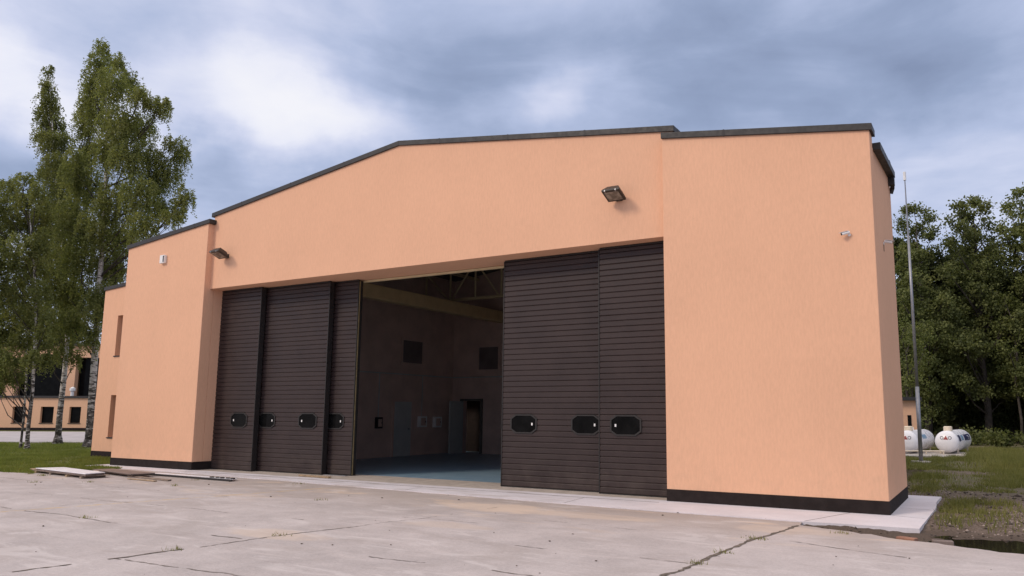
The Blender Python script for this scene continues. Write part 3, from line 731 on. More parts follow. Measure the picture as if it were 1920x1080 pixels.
# ------------------------------------------------------------------ mast, tanks, small building
o = empty('lightning_mast', (17.28, 15.4, 0), 'tall slim grey lightning mast standing in the grass', 'mast'); o['local'] = 1
MB().tube([(0, 0, .02), (.02, -.02, 2.6)], [.068, .064], 14).build('lower_pole', M['greymet'], o, smooth=True)
MB().tube([(.02, -.02, 2.6), (.03, -.03, 5.8), (.03, -.03, 8.0)], [.054, .047, .04], 12).build('upper_pole', M['greymet'], o, smooth=True)
MB().tube([(.03, -.03, 8.0), (.03, -.03, 10.05)], [.03, .02], 8).build('rod', M['greymet'], o)
MB().tube([(.03, -.03, 10.05), (.03, -.03, 10.36)], [.05, .05], 8).build('tip', M['white'], o)
MB().tube([(0, 0, -.05), (0, 0, .05)], .32, 16).build('footing', M['gravelpad'], o)
def tank(x, y, label, kind):
    ax = Vector((.10, .995, 0)).normalized(); L = 4.3; ZC = .50; r = .455
    o = empty('gas_tank', (x, y, .02), label, 'tank', 'white gas tanks on the gravel pad', rz=math.atan2(-ax.x, ax.y)); o['local'] = 1
    m = MB(); ps = []; rs = []
    for i in range(9): a = i / 8 * math.pi / 2; ps.append((0, .34 * (1 - math.sin(a)), ZC)); rs.append(max(.004, r * math.cos(math.pi / 2 - a)))
    # domed near end, straight shell, domed far end
    ps = [(0, .30 - .30 * math.sin(k / 9 * math.pi / 2), ZC) for k in range(9, -1, -1)]; rs = [max(.01, r * math.cos(k / 9 * math.pi / 2)) for k in range(9, -1, -1)]
    ps += [(0, L - .30 + .30 * math.sin(k / 9 * math.pi / 2), ZC) for k in range(10)]; rs += [max(.01, r * math.cos(k / 9 * math.pi / 2)) for k in range(10)]
    m.tube(ps, rs, 36); m.build('shell', M['tank'], o, smooth=True)
    d_ = MB(); d_.tube([(0, .75, ZC + .44), (0, .75, ZC + .60), (0, .75, ZC + .63)], [.17, .17, .13], 16); d_.build('dome_cover', M['cream'], o)
    MB().tube([(0, 1.7, ZC + .46), (0, 1.7, ZC + .57)], .03, 8).build('valve', M['white'], o)
    for sx in (-.33, .33):
        for yy in (.75, 3.5): MB().box(sx - .03, sx + .03, yy - .03, yy + .03, -.06, .3).build('leg', M['cream'], o)
    # emblem on the near dome: red wedge between two dark rings
    e = MB(); f = lambda xx, zz: (xx, .30 - .30 * math.sqrt(max(0, 1 - (xx * xx + (zz - ZC) ** 2) / (r * r))) - .006, zz)
    e.add([f(-.09, .59), f(.09, .59), f(.06, .65), f(.015, .74), f(-.015, .74), f(-.06, .65)], [(0, 1, 2, 3, 4, 5)]); e.build('emblem', M['red'], o)
    for s in (-1, 1):
        e = MB(); ring = []
        for k in range(14): a = 2 * math.pi * k / 14; ring += [f(s * .15 + .072 * math.cos(a), .665 + .072 * math.sin(a)), f(s * .15 + .044 * math.cos(a), .665 + .044 * math.sin(a))]
        e.add(ring, [(2 * k, (2 * k + 2) % 28, (2 * k + 3) % 28, 2 * k + 1) for k in range(14)])
        e.build('emblem_ring', M['greymark'], o)
    def patch(y0, y1, a0, a1, nm, mt):
        q = MB(); n = 6; rr = r + .004
        for k in range(n + 1):
            a = R(a0 + (a1 - a0) * k / n); q.v += [(rr * math.cos(a), y0, ZC + rr * math.sin(a)), (rr * math.cos(a), y1, ZC + rr * math.sin(a))]
        q.f += [(2 * k, 2 * k + 1, 2 * k + 3, 2 * k + 2) for k in range(n)]; q.build(nm, mt, o)
    if kind:
        patch(.42, .95, 2, 36, 'side_label', M['navy']); patch(1.15, 1.75, 6, 34, 'side_label', M['ltblue']); patch(2.0, 3.7, 2, 36, 'side_label', M['navy'])
        rr = r; patch_z = [(2.9, 3.2, 22, 28), (3.25, 3.5, 16, 20), (3.0, 3.45, 10, 12)]
        r = .4575
        for p_ in patch_z: patch(*p_, 'label_mark', M['white'])
        r = .455
    else: patch(1.3, 2.2, 12, 36, 'side_label', M['ltblue'])
    return o
tank(16.33, 20.75, 'white gas tank partly behind the grey mast, with a pale blue label', 0)
tank(17.78, 21.55, 'white gas tank to the right of the mast, with navy blue side labels', 1)
o = empty('pipe_rail', (16.6, 22.9, 0), 'low cream pipe rail on short posts before the white tanks', 'rail')
m = MB(); pa = Vector((15.4, 20.1, .16)); pb = Vector((17.72, 21.2, .16))
m.tube([pa, pb], .028, 8); m.build('rail', M['cream'], o)
for f in (.05, .38, .72, .99):
    q = pa + (pb - pa) * f; MB().tube([(q.x, q.y, .0), (q.x, q.y, .16)], .025, 8).build('post', M['cream'], o)
o = empty('outbuilding', (15.0, 27.6, 0), 'small peach outbuilding with dark roof behind the white tanks', 'building')
a = Vector((16.22, 28.15)); dv = Vector((-.87, -.49)); nv = Vector((-.49, .87))
def quad(a, dv, nv, s0, s1, n0, n1): return [tuple(a + dv * s + nv * n) for s, n in ((s0, n0), (s1, n0), (s1, n1), (s0, n1))]
MB().prism(quad(a, dv, nv, 0, 4, 0, 3), 'z', 0, 2.32).build('wall', M['stucco_far'], o)
MB().prism(quad(a, dv, nv, -.2, 4.2, -.25, 3.2), 'z', 2.32, 2.5).build('roof', M['flash'], o)
MB().prism(quad(a, dv, nv, .27, .45, -.02, .05), 'z', .85, 1.6).build('window', M['pane'], o)

# ------------------------------------------------------------------ annex house far left
o = empty('annex_house', (-47.5, 20.5, 0), 'two storey peach house with flat roofs behind the birches', 'building')
a = Vector((-45.0, 21.75)); dv = Vector((-.872, -.489)).normalized(); nv = Vector((-.489, .872)).normalized()
openw = [(.55, 1.50), (2.78, 3.85), (5.05, 6.15), (7.4, 8.5), (9.7, 10.8)]
m = MB(); s = -1.6
for (u0, u1) in openw:
    m.prism(quad(a, dv, nv, s, u0, 0, .3), 'z', 0, 2.62); m.prism(quad(a, dv, nv, u0, u1, 0, .3), 'z', 0, .60); m.prism(quad(a, dv, nv, u0, u1, 0, .3), 'z', 1.92, 2.62); s = u1
m.prism(quad(a, dv, nv, s, 26, 0, .3), 'z', 0, 2.62); m.prism(quad(a, dv, nv, -1.6, 26, .31, 5), 'z', 0, 2.60)
m.build('ground_floor_wall', M['stucco_far'], o)
for (u0, u1) in openw:
    w = MB().prism(quad(a, dv, nv, u0 + .01, u1 - .01, .22, .26), 'z', .61, 1.91).build('window', M['pane'], o)
    MB().prism(quad(a, dv, nv, u0 - .04, u1 + .04, -.05, .1), 'z', .55, .598).build('sill', M['flash'], w)
MB().prism(quad(a, dv, nv, -1.7, 26.1, -.12, 5.2), 'z', 2.622, 2.80).build('low_roof', M['flash'], o)
MB().prism(quad(a, dv, nv, -1.61, 26, -.015, .0), 'z', 0, .22).build('plinth', M['plinth'], o)
m = MB()
for (u0, u1) in ((-1.6, .75), (4.0, 4.75), (9.2, 10.2), (14.0, 15.0)): m.prism(quad(a, dv, nv, u0, u1, 4.2, 4.7), 'z', 2.80, 6.25)
m.prism(quad(a, dv, nv, -1.6, 15.0, 4.2, 4.7), 'z', 6.25, 7.25); m.prism(quad(a, dv, nv, -1.6, 15.0, 6.3, 12), 'z', 2.8, 7.25)
m.build('upper_wall', M['stucco_far'], o)
for (u0, u1) in ((.75, 4.0), (4.75, 9.2), (10.2, 14.0)): MB().prism(quad(a, dv, nv, u0 + .01, u1 - .01, 4.9, 5.0), 'z', 2.81, 6.24).build('glazing', M['pane'], o)
MB().prism(quad(a, dv, nv, -1.8, 15.2, 3.9, 12.2), 'z', 7.252, 7.45).build('upper_roof', M['flash'], o)
q = a + dv * 3.0 + nv * 2.5
MB().tube([(q.x, q.y, 2.8), (q.x, q.y, 3.25), (q.x, q.y, 3.28), (q.x, q.y, 3.5), (q.x, q.y, 3.62)], [.13, .13, .22, .22, .05], 12).build('roof_cowl', M['white'], o)
q2 = quad(a, dv, nv, -.15, .55, 3.95, 4.19); ac = MB().prism(q2, 'z', 2.95, 3.5).build('air_conditioner', M['white'], o)

# ------------------------------------------------------------------ building leftovers at the left corner
def sheet(name, q, z0, z1, mt, label, cat, group=None, parts=None):
    cx = sum(p[0] for p in q) / 4; cy = sum(p[1] for p in q) / 4
    o = empty(name, (cx, cy, 0), label, cat, group)
    MB().prism(q, 'z', z0, z1).build('board' if cat != 'panel' else 'face_sheet', mt, o, bevel=.004)
    return o
o = sheet('sandwich_panel', [(-2.68, -2.85), (.31, -3.22), (.22, -2.69), (-2.38, -2.30)], .112, .130, M['whitesheet'], 'white sheet panel on top of the board stack by the lawn', 'panel')
MB().prism([(-2.66, -2.83), (.29, -3.20), (.20, -2.70), (-2.37, -2.32)], 'z', .070, .111).build('core', M['brownsheet'], o)
o = sheet('board_stack', [(-2.98, -2.80), (.24, -3.16), (.30, -2.60), (-2.6, -2.32)], .05, .069, M['wood_grey'], 'weathered boards stacked under the white sheet panel', 'boards')
for (f, mt) in ((.03, 'wood'), (.35, 'wood_grey'), (.68, 'wood'), (.96, 'wood_grey')):
    x = -2.8 + f * 2.95; y = -2.82 - f * .36; MB().prism([(x, y - .03), (x + .10, y - .04), (x + .14, y + .52), (x + .04, y + .53)], 'z', .001, .049).build('batten', M[mt], o)
MB().prism([(-3.3, -2.68), (-2.9, -2.76), (-2.86, -2.68), (-3.26, -2.60)], 'z', .06, .085).build('offcut', M['wood'], o)
sheet('brown_board', [(-1.5, -2.04), (.88, -2.44), (1.02, -1.90), (-1.25, -1.62)], .075, .095, M['brownsheet'], 'dark brown board lying just behind the white sheet panel', 'board')
o = sheet('board_stack', [(-1.3, -1.98), (.80, -2.34), (.9, -1.95), (-1.1, -1.66)], .03, .074, M['wood_grey'], 'weathered timber under the dark brown board', 'boards')
o = sheet('long_sheet', [(.50, -1.72), (3.80, -1.80), (3.66, -1.52), (.55, -1.45)], .030, .050, M['whitesheet'], 'long narrow white sheet lying along the foot of the left wing', 'sheet')
MB().prism([(.52, -1.73), (3.82, -1.81), (3.82, -1.795), (.52, -1.715)], 'z', .006, .052).build('dark_edge', M['dark_metal'], o)
for k in range(5): MB().box(2.9 + k * .19, 3.0 + k * .19, -1.72 + .02 * (k % 2), -1.66, .051, .075).build('clip', M['dark_metal'], o)
sheet('plank', [(.55, -2.32), (2.50, -2.53), (2.42, -2.38), (.6, -2.18)], .006, .030, M['wood_grey'], 'grey plank lying before the brown board', 'plank')
sheet('plank', [(1.2, -2.72), (2.35, -2.78), (2.36, -2.70), (1.22, -2.64)], .006, .026, M['wood'], 'short pale plank nearest the apron joints', 'plank')
sheet('timber_batten', [(4.0, .03), (5.1, -.02), (5.12, .07), (4.02, .12)], .013, .05, M['wood'], 'pale timber batten lying at the foot of the closed left doors', 'batten')
for i, (x, y, rz, lab) in enumerate([(18.42, -2.52, -.35, 'reddish brick lying in mud at the apron edge'), (18.85, -2.55, .2, 'dark brick half in the mud beside the puddle')]):
    o = empty('brick', (x, y, -.04), lab, 'brick', None, rz); o['local'] = 1
    MB().box(-.125, .125, -.06, .06, -.02, .06).build('brick_body', M['brick'] if i == 0 else M['brownsheet'], o, bevel=.01)

# ------------------------------------------------------------------ foliage
def leaves(P, size, rng, elong=1.7, droop=0.0):
    n = len(P); a = rng.normal(size=(n, 3)); a[:, 2] -= droop; a /= np.linalg.norm(a, axis=1)[:, None]
    b = rng.normal(size=(n, 3)); b -= (b * a).sum(1)[:, None] * a; b /= np.linalg.norm(b, axis=1)[:, None]
    s = (size * rng.uniform(.65, 1.25, n))[:, None]
    V = np.stack([P, P + a * s * .5 + b * s * .5 / elong, P + a * s, P + a * s * .5 - b * s * .5 / elong], 1).reshape(-1, 3)
    return V, np.arange(4 * n).reshape(n, 4)
ZA = np.array([0, 0, 1.0])
def to_world(s, dpt, z, base):
    # s metres to the picture's right, dpt metres away: the tree's own side-on plan, turned once into the world
    return np.stack([base[0] + .872 * s - .489 * dpt, base[1] + .489 * s + .872 * dpt, z], -1)
def hang_crown(lobes, base, seed, size, per=95, tw=26):
    """birch crown: each lobe holds hanging twigs set with small leaves"""
    rg = np.random.default_rng(seed); out = []
    for (s, dp, z, rs, rz) in lobes:
        n = max(5, int(per * rs * rz)); u = rg.normal(size=(n, 3)); u /= np.linalg.norm(u, axis=1)[:, None]; u *= (rg.random(n) ** .45)[:, None]; u[:, 0] *= .84
        st = np.stack([s + u[:, 0] * rs, dp + u[:, 1] * rs * 1.15, z + u[:, 2] * rz + .25], 1)
        L = rg.uniform(.35, 1.5, n) * min(1.0, .25 + rz * .75); k = rg.integers(int(tw * .4), tw, n)
        for i in range(n):
            f = np.sort(rg.random(k[i])); o = u[i, :2] * .35
            p = np.stack([st[i, 0] + o[0] * np.sqrt(f) * L[i], st[i, 1] + o[1] * np.sqrt(f) * L[i], st[i, 2] + .10 * np.sin(f * 2.5) - f ** 1.4 * L[i]], 1)
            out.append(p + rg.normal(0, .04, p.shape))
    p = np.concatenate(out); P = to_world(p[:, 0], p[:, 1], p[:, 2], base)
    return leaves(P, size, rg, 1.6, .5)
def clump_crown(lobes, base, seed, size, per=420):
    rg = np.random.default_rng(seed); out = []
    for (s, dp, z, rs, rz) in lobes:
        nc = max(5, int(17 * rs * rz)); u = rg.normal(size=(nc, 3)); u /= np.linalg.norm(u, axis=1)[:, None]; u *= (rg.random(nc) ** .35)[:, None]
        for c in u:
            k = int(per / 9 * rg.uniform(.5, 1.5)); q = rg.normal(size=(k, 3)) * [.20, .22, .14]
            out.append(q + [s + c[0] * rs * .74, dp + c[1] * rs, z + c[2] * rz * .9])
    p = np.concatenate(out); P = to_world(p[:, 0], p[:, 1], p[:, 2], base)
    return leaves(P, size, rg, 1.35, .1)
def tree(name, base, trunk, lobes, crown, bark, leafm, label, group, limb_r=.06, seed=0, twigs=True):
    """trunk: list of (s, dp, z, radius) in the tree's plan"""
    o = empty(name, (base[0], base[1], 0), label, 'tree', group)
    rd = random.Random(seed); m = MB()
    tp = [Vector(to_world(np.array(a), np.array(b), np.array(c), base)) for a, b, c, r in trunk]; tr = [q[3] for q in trunk]
    m.tube(tp, tr, 10)
    m.tube([tp[0] + Vector((0, 0, -.1)), tp[0] + Vector((0, 0, .35))], [tr[0] * 1.7, tr[0] * 1.02], 10)
    m.build('trunk', bark, o, smooth=True); m = MB()
    for (s, dp, z, rs, rz) in lobes:
        tgt = Vector(to_world(np.array(s), np.array(dp), np.array(z), base))
        zt = z - .55 * math.hypot(s, dp) - rd.uniform(.6, 1.4); zt = max(trunk[1][2] * .8, zt)
        best = min(range(len(tp)), key=lambda i: abs(tp[i].z - zt)); st = tp[best]
        if best + 1 < len(tp) and zt > st.z: f = (zt - st.z) / max(.01, tp[best + 1].z - st.z); st = st.lerp(tp[best + 1], min(1, f))
        elif best > 0 and zt < st.z: f = (st.z - zt) / max(.01, st.z - tp[best - 1].z); st = st.lerp(tp[best - 1], min(1, f))
        dv = tgt - st; mid = st + dv * .5 + Vector((rd.gauss(0, .12), rd.gauss(0, .12), -.06 * dv.length)); L = dv.length
        r0 = min(limb_r, .018 * L + .012)
        m.tube([st, st.lerp(mid, .5) , mid, tgt], [r0, r0 * .8, r0 * .6, r0 * .2], 5, cap=False)
        for k in range(3):
            e = tgt + Vector((rd.gauss(0, rs * .5), rd.gauss(0, rs * .5), rd.gauss(.1, rz * .4))); m.tube([mid.lerp(tgt, rd.random()), e], [r0 * .4, .004], 4, cap=False)
    m.build('branches', M['dark_bark'], o, smooth=True)
    V, F = crown
    me = raw_mesh('crown', V, F); link('crown', me, leafm, o)
    return o
BIG_TRUNK = [(-0.0, 0, 0, 0.17), (-0.01, 0, 0.91, 0.15), (-0.06, 0, 3.58, 0.14), (-0.14, 0, 6.55, 0.125), (-0.19, 0, 9.6, 0.1), (-0.32, 0, 12.73, 0.075), (-0.55, 0, 15.66, 0.045), (-0.98, 0, 18.93, 0.012)]
BIG_CROWN = [(-0.97, -0.13, 18.87, 0.36, 0.52), (-0.78, -0.56, 17.9, 0.51, 0.61), (-0.87, 1.05, 18.75, 0.43, 0.59), (-1.24, -0.05, 17.26, 0.57, 0.78), (0.45, -1.32, 16.57, 0.7, 0.8), (0.06, 0.64, 17.58, 0.48, 0.58), (1.64, -1.15, 16.04, 0.55, 0.6), (2.28, -0.73, 15.7, 0.51, 0.51), (2.81, -0.93, 15.69, 0.25, 0.4), (-1.93, 0.43, 16.51, 0.31, 0.89), (-2.35, 1.14, 15.69, 0.42, 0.9), (-1.07, 0.39, 15.95, 0.68, 0.94), (0.71, -0.96, 14.88, 0.85, 0.9), (0.51, 1.02, 15.38, 0.74, 0.74), (-2.22, 1.4, 14.27, 0.59, 1.12), (-0.01, -0.6, 13.58, 0.55, 0.91), (1.08, -0.78, 13.26, 0.8, 0.9), (1.4, 0.49, 13.7, 0.73, 0.67), (2.07, 0.97, 14.55, 0.32, 0.37), (2.53, 1.27, 14.24, 0.4, 0.8), (2.14, 1.06, 13.13, 0.58, 0.68), (1.68, 0.64, 12.54, 0.73, 0.73), (3.86, -0.67, 11.38, 0.4, 0.5), (3.15, 0.26, 11.03, 0.36, 0.46), (-1.66, -0.27, 12.9, 0.51, 1.06), (-1.44, 0.52, 12.09, 0.72, 1.03), (0.25, -0.05, 11.28, 0.86, 1.06), (1.94, -0.98, 11.4, 0.84, 0.84), (1.83, 1.02, 11.31, 0.68, 0.57), (3.52, -1.02, 10.26, 0.44, 0.39), (-1.36, -0.59, 10.48, 0.6, 0.99), (-0.26, -0.63, 9.71, 0.84, 0.99), (-0.35, 1.62, 9.97, 0.89, 0.95), (2.32, -1.18, 9.84, 0.73, 0.73), (-1.36, 0.29, 8.63, 0.71, 1.01), (-1.03, 1.67, 8.38, 0.73, 1.15), (0.5, 0.39, 8.4, 0.4, 0.91), (-2.09, 1.48, 7.02, 0.62, 0.93), (0.01, -0.37, 6.25, 0.64, 0.88), (0.37, -0.22, 6.77, 0.35, 0.89), (-1.16, -0.35, 5.51, 0.59, 0.59), (-0.08, -0.32, 4.78, 0.44, 0.49)]
PEAK_TRUNK = [(0.39, 0, 0.08, 0.15), (0.36, 0, 1.36, 0.13), (0.4, 0, 3.45, 0.115), (0.38, 0, 5.03, 0.1), (0.14, 0, 7.17, 0.09), (-0.31, 0, 9.89, 0.07), (-0.99, 0, 13.23, 0.045), (-1.92, 0, 18.99, 0.01)]
PEAK_CROWN = [(-2.61, 0.89, 19.4, 0.23, 0.4), (-1.98, 0.13, 18.22, 0.33, 0.5), (-1.88, -0.06, 17.36, 0.39, 0.61), (-1.59, 0.06, 17.03, 0.39, 0.61), (-2.43, 0.6, 16.66, 0.39, 0.56), (-2.13, 1.22, 16.4, 0.57, 0.68), (-2.0, -0.16, 15.39, 0.22, 0.44), (-1.12, -0.67, 14.98, 0.49, 0.65), (-0.66, -0.34, 14.96, 0.49, 0.76), (-0.24, -1.18, 13.55, 0.64, 0.74), (-1.77, 0.41, 13.64, 0.39, 0.83), (-1.4, 1.52, 13.85, 0.74, 0.97), (-0.04, -0.87, 12.14, 0.74, 0.85), (-1.65, 0.8, 11.76, 0.72, 0.94), (0.47, -0.92, 10.77, 0.79, 0.95), (-1.59, 1.32, 10.47, 0.84, 0.95), (-1.16, 0.18, 9.1, 0.7, 0.92), (0.2, -0.37, 9.0, 0.8, 0.96), (0.47, -1.39, 7.74, 0.77, 0.82), (0.87, -0.98, 7.03, 0.68, 0.78), (-1.45, 1.1, 6.91, 0.71, 0.77), (0.37, -0.74, 5.74, 0.62, 0.57), (0.21, 0.26, 4.79, 0.53, 0.53), (-0.61, 0.13, 5.04, 0.58, 0.53), (-1.12, -0.14, 6.07, 0.48, 0.64), (0.59, 0.41, 4.0, 0.32, 0.37), (0.46, -0.71, 4.13, 0.41, 0.36), (0.33, 0.49, 6.15, 0.54, 0.81)]
LEFT_TRUNK = [(-0.19, 0, 0, 0.085), (-0.22, 0, 0.95, 0.078), (-0.2, 0, 2.29, 0.07), (-0.28, 0, 4.32, 0.062), (-0.44, 0, 6.16, 0.052), (-0.75, 0, 8.26, 0.038), (-1.13, 0, 10.15, 0.022), (-1.37, 0, 11.36, 0.008)]
LEFT_CROWN = [(-1.23, -0.37, 11.36, 0.46, 0.28), (-2.07, 0.16, 11.28, 0.38, 0.33), (-0.51, -0.54, 10.67, 0.37, 0.41), (-2.86, 0.79, 11.1, 0.48, 0.53), (-1.34, -0.08, 10.49, 0.56, 0.47), (-2.43, -0.58, 9.99, 0.69, 0.82), (-1.41, 1.07, 10.31, 0.38, 0.58), (-2.51, 0.83, 9.88, 0.62, 0.62), (-1.79, 1.02, 9.68, 0.58, 0.62), (-2.79, 0.53, 8.96, 0.61, 0.75), (-0.66, -0.89, 8.3, 0.58, 0.58), (-0.27, -0.34, 8.54, 0.41, 0.69), (-1.24, -0.77, 7.63, 0.59, 0.63), (-1.36, 0.87, 7.71, 0.57, 0.66), (-1.44, -1.85, 7.65, 0.78, 0.96), (-1.86, 0.86, 6.87, 0.61, 0.66), (-1.28, -0.98, 6.35, 0.58, 0.62), (0.04, -0.57, 6.42, 0.45, 0.63), (-2.99, 0.49, 5.74, 0.84, 1.02), (-1.79, 0.47, 5.51, 0.6, 0.56), (-0.67, 0.03, 5.47, 0.55, 0.55), (-2.03, 0.15, 4.55, 0.59, 0.55), (-1.14, 0.21, 4.45, 0.5, 0.41), (-0.27, 0.26, 4.57, 0.37, 0.5), (-0.7, -0.91, 3.58, 0.44, 0.4), (-1.88, -0.66, 3.59, 0.75, 0.75), (0.39, -1.11, 3.57, 0.31, 0.39), (0.03, 0.16, 3.76, 0.36, 0.46), (-0.65, -0.4, 2.83, 0.36, 0.27), (-1.1, -0.56, 2.89, 0.4, 0.36), (0.57, -0.64, 5.17, 0.31, 0.58), (-2.27, 0.8, 2.41, 0.32, 0.23)]
THIN_TRUNK = [(-0.23, 0, 0, 0.05), (-0.22, 0, 1.15, 0.045), (-0.27, 0, 2.79, 0.04), (-0.44, 0, 4.69, 0.03), (-0.67, 0, 6.14, 0.008)]
THIN_CROWN = [(-0.59, -0.23, 6.23, 0.33, 0.48), (-0.9, 0.6, 5.48, 0.34, 0.44), (-1.41, 0.57, 4.99, 0.39, 0.44), (-0.56, 0.49, 4.37, 0.29, 0.39), (-1.47, 0.34, 3.51, 0.38, 0.38), (-0.98, 0.39, 3.52, 0.29, 0.29), (-1.16, -0.49, 2.72, 0.37, 0.23), (-1.01, 0.12, 2.91, 0.29, 0.24)]
FA_CROWN = [(0.21, 0.68, 14.24, 0.53, 0.33), (0.79, 0.38, 13.69, 0.53, 0.53), (-0.62, 0.6, 13.27, 0.6, 0.66), (0.32, 0.87, 13.0, 0.73, 0.6), (0.71, -0.51, 12.4, 0.32, 0.58), (-0.5, 0.31, 11.85, 0.72, 0.66), (0.69, 0.91, 11.65, 0.73, 0.66), (-0.66, 0.84, 10.68, 0.59, 0.66), (-0.08, 0.16, 10.16, 0.71, 0.58), (0.05, -0.78, 9.08, 0.57, 0.7), (-1.07, -0.22, 8.91, 0.64, 0.77), (0.37, 1.23, 8.34, 0.79, 0.79), (0.0, -1.08, 7.13, 0.5, 0.88), (-1.29, -0.47, 7.04, 0.76, 0.83), (0.38, 1.17, 6.25, 0.85, 0.85), (-1.33, -0.13, 5.47, 0.7, 0.83), (0.05, -0.73, 5.12, 0.63, 0.75), (-0.9, -0.43, 4.35, 0.82, 0.69), (0.57, 0.92, 3.46, 0.65, 0.65), (-1.32, -0.35, 2.94, 0.69, 0.57)]
FB_CROWN = [(0.29, 0.38, 14.66, 0.46, 0.26), (-1.06, -0.57, 14.12, 0.45, 0.45), (0.26, -0.6, 13.92, 0.45, 0.51), (-0.09, 0.22, 13.74, 0.72, 0.59), (-1.62, -1.0, 12.82, 0.57, 0.63), (1.13, 0.62, 13.18, 0.52, 0.66), (0.18, 0.63, 12.57, 0.92, 0.72), (-1.95, -1.03, 11.59, 0.57, 0.63), (1.14, 0.46, 11.8, 0.59, 0.78), (-0.49, 0.01, 11.1, 0.96, 0.77), (-1.49, 0.32, 10.5, 0.58, 0.71), (1.05, 1.13, 10.51, 0.85, 0.79), (1.59, 1.16, 10.01, 0.46, 0.72), (-1.19, -0.23, 9.59, 0.89, 0.76), (-1.6, 0.82, 9.01, 0.52, 0.72), (0.23, 0.75, 8.78, 0.97, 0.84), (-0.71, 1.23, 8.02, 0.92, 0.85), (0.09, -1.23, 7.94, 0.5, 0.81), (0.59, 1.14, 7.2, 0.91, 0.85), (-2.41, -0.69, 6.81, 0.62, 0.75), (-1.64, -0.92, 6.16, 0.87, 0.74), (0.78, 0.27, 5.97, 0.7, 0.89), (-1.58, 0.84, 5.21, 0.77, 0.77), (0.17, 1.14, 5.08, 0.97, 0.78), (-1.47, -0.31, 3.87, 0.81, 0.62), (0.69, 0.78, 3.93, 0.77, 0.7)]
FC_CROWN = [(1.27, 0.82, 15.63, 0.66, 0.4), (-0.47, -0.73, 14.43, 0.45, 0.51), (0.05, -1.13, 13.8, 0.69, 0.69), (-0.13, 1.01, 14.05, 0.4, 0.53), (-0.44, -0.75, 13.12, 0.7, 0.7), (-1.65, -0.86, 12.5, 0.51, 0.63), (1.02, 0.4, 12.66, 0.71, 0.84), (-0.71, -0.37, 12.04, 0.76, 0.7), (-0.86, 0.88, 11.59, 0.59, 0.65), (-0.25, -0.7, 11.09, 0.88, 0.82), (-0.35, 1.09, 10.64, 0.79, 0.72), (0.6, -0.49, 10.34, 0.7, 0.88), (0.05, 0.26, 9.66, 0.9, 0.83), (-0.85, 1.08, 9.31, 0.65, 0.78), (-0.4, 0.48, 8.4, 0.9, 0.83), (1.33, 1.21, 8.35, 0.85, 0.98), (-1.19, 0.54, 7.27, 0.77, 0.83), (-0.94, -1.23, 6.59, 0.92, 0.86), (-0.79, 0.99, 5.71, 0.84, 0.84), (0.66, 0.24, 5.65, 0.82, 0.89), (-0.81, -0.47, 4.49, 0.93, 0.75), (-2.08, -0.74, 4.01, 0.74, 0.68)]
FD_CROWN = [(-0.14, -0.52, 6.49, 0.41, 0.41), (1.14, 0.88, 6.35, 0.42, 0.42), (-0.1, -0.76, 5.53, 0.58, 0.46), (1.38, 0.34, 5.64, 0.35, 0.3), (0.44, -0.79, 5.1, 0.4, 0.4), (-0.33, -0.57, 4.54, 0.52, 0.58), (1.08, 1.01, 4.35, 0.54, 0.48), (-0.16, -0.62, 3.39, 0.57, 0.52)]
FE_CROWN = [(-0.07, 0.59, 8.33, 0.44, 0.5), (0.64, 0.69, 7.57, 0.62, 0.56), (-0.67, -0.03, 6.85, 0.55, 0.55), (0.09, -0.54, 6.04, 0.6, 0.6), (-1.11, -1.13, 5.38, 0.59, 0.59), (0.28, 0.37, 4.29, 0.61, 0.61)]

# plan constants above: (s, depth, height, radius across, radius up) in metres around each trunk foot
def birch(base, tr, lobes, seed, dens, label, limb):
    tree('birch_tree', base, tr, lobes, hang_crown(lobes, base, seed, .088, dens * .82, 46), M['birch_bark'], M['birch_leaf'], label, 'birches on the lawn', limb, seed)
birch((-16.36, 6.08), BIG_TRUNK, BIG_CROWN, 11, 330, 'tallest birch, with the thick dark trunk beside the hangar corner', .045)
birch((-20.6, 6.6), PEAK_TRUNK, PEAK_CROWN, 12, 310, 'leaning birch with a narrow pointed top, its trunk mottled black and white', .04)
birch((-15.6, 3.35), LEFT_TRUNK, LEFT_CROWN, 13, 310, 'slender white birch with a round low crown at the left edge', .03)
birch((-17.6, 4.1), THIN_TRUNK, THIN_CROWN, 14, 300, 'thinnest birch stem just left of the slender white birch', .02)
# forest edge on the right
def forest(base, lobes, hgt, seed, label, leafm='oak_leaf', per=760, size=.155):
    tr = [(0, 0, 0, .22), (.05, 0, 2, .19), (-.05, .1, 5, .16), (.1, 0, 8.5 * hgt / 14, .11), (0, 0, hgt - 1, .03)]
    if hgt < 9: tr = [(a, b, c * .7 if i < 3 else c, r * .4) for i, (a, b, c, r) in enumerate(tr)]
    lobes = lobes + [(a - .9, b - 1.5, c - .6, d * .8, e * .8) for a, b, c, d, e in lobes[6::2]] + [(a + .5, b - .8, c - 1.0, d, e) for a, b, c, d, e in lobes[9:]]
    return tree('forest_tree', base, tr, lobes, clump_crown(lobes, base, seed, size, per), M['dark_bark'], M[leafm], label, 'trees of the forest edge', .07, seed)
forest((16.2, 36.2), FA_CROWN, 13.6, 31, 'forest tree just right of the mast top, with sky gaps in its crown')
forest((19.3, 37.4), FB_CROWN, 14.6, 32, 'forest tree with the broad rounded top in the middle of the right edge')
forest((21.8, 38.6), FC_CROWN, 15.4, 33, 'tallest forest tree at the right edge of the wood')
forest((15.6, 31.5), FD_CROWN, 6.2, 34, 'young light green tree low behind the mast', 'young_leaf', 420, .13)
forest((20.9, 36.3), FE_CROWN, 8.0, 35, 'lighter green sapling below the tallest forest tree', 'young_leaf', 420, .15)
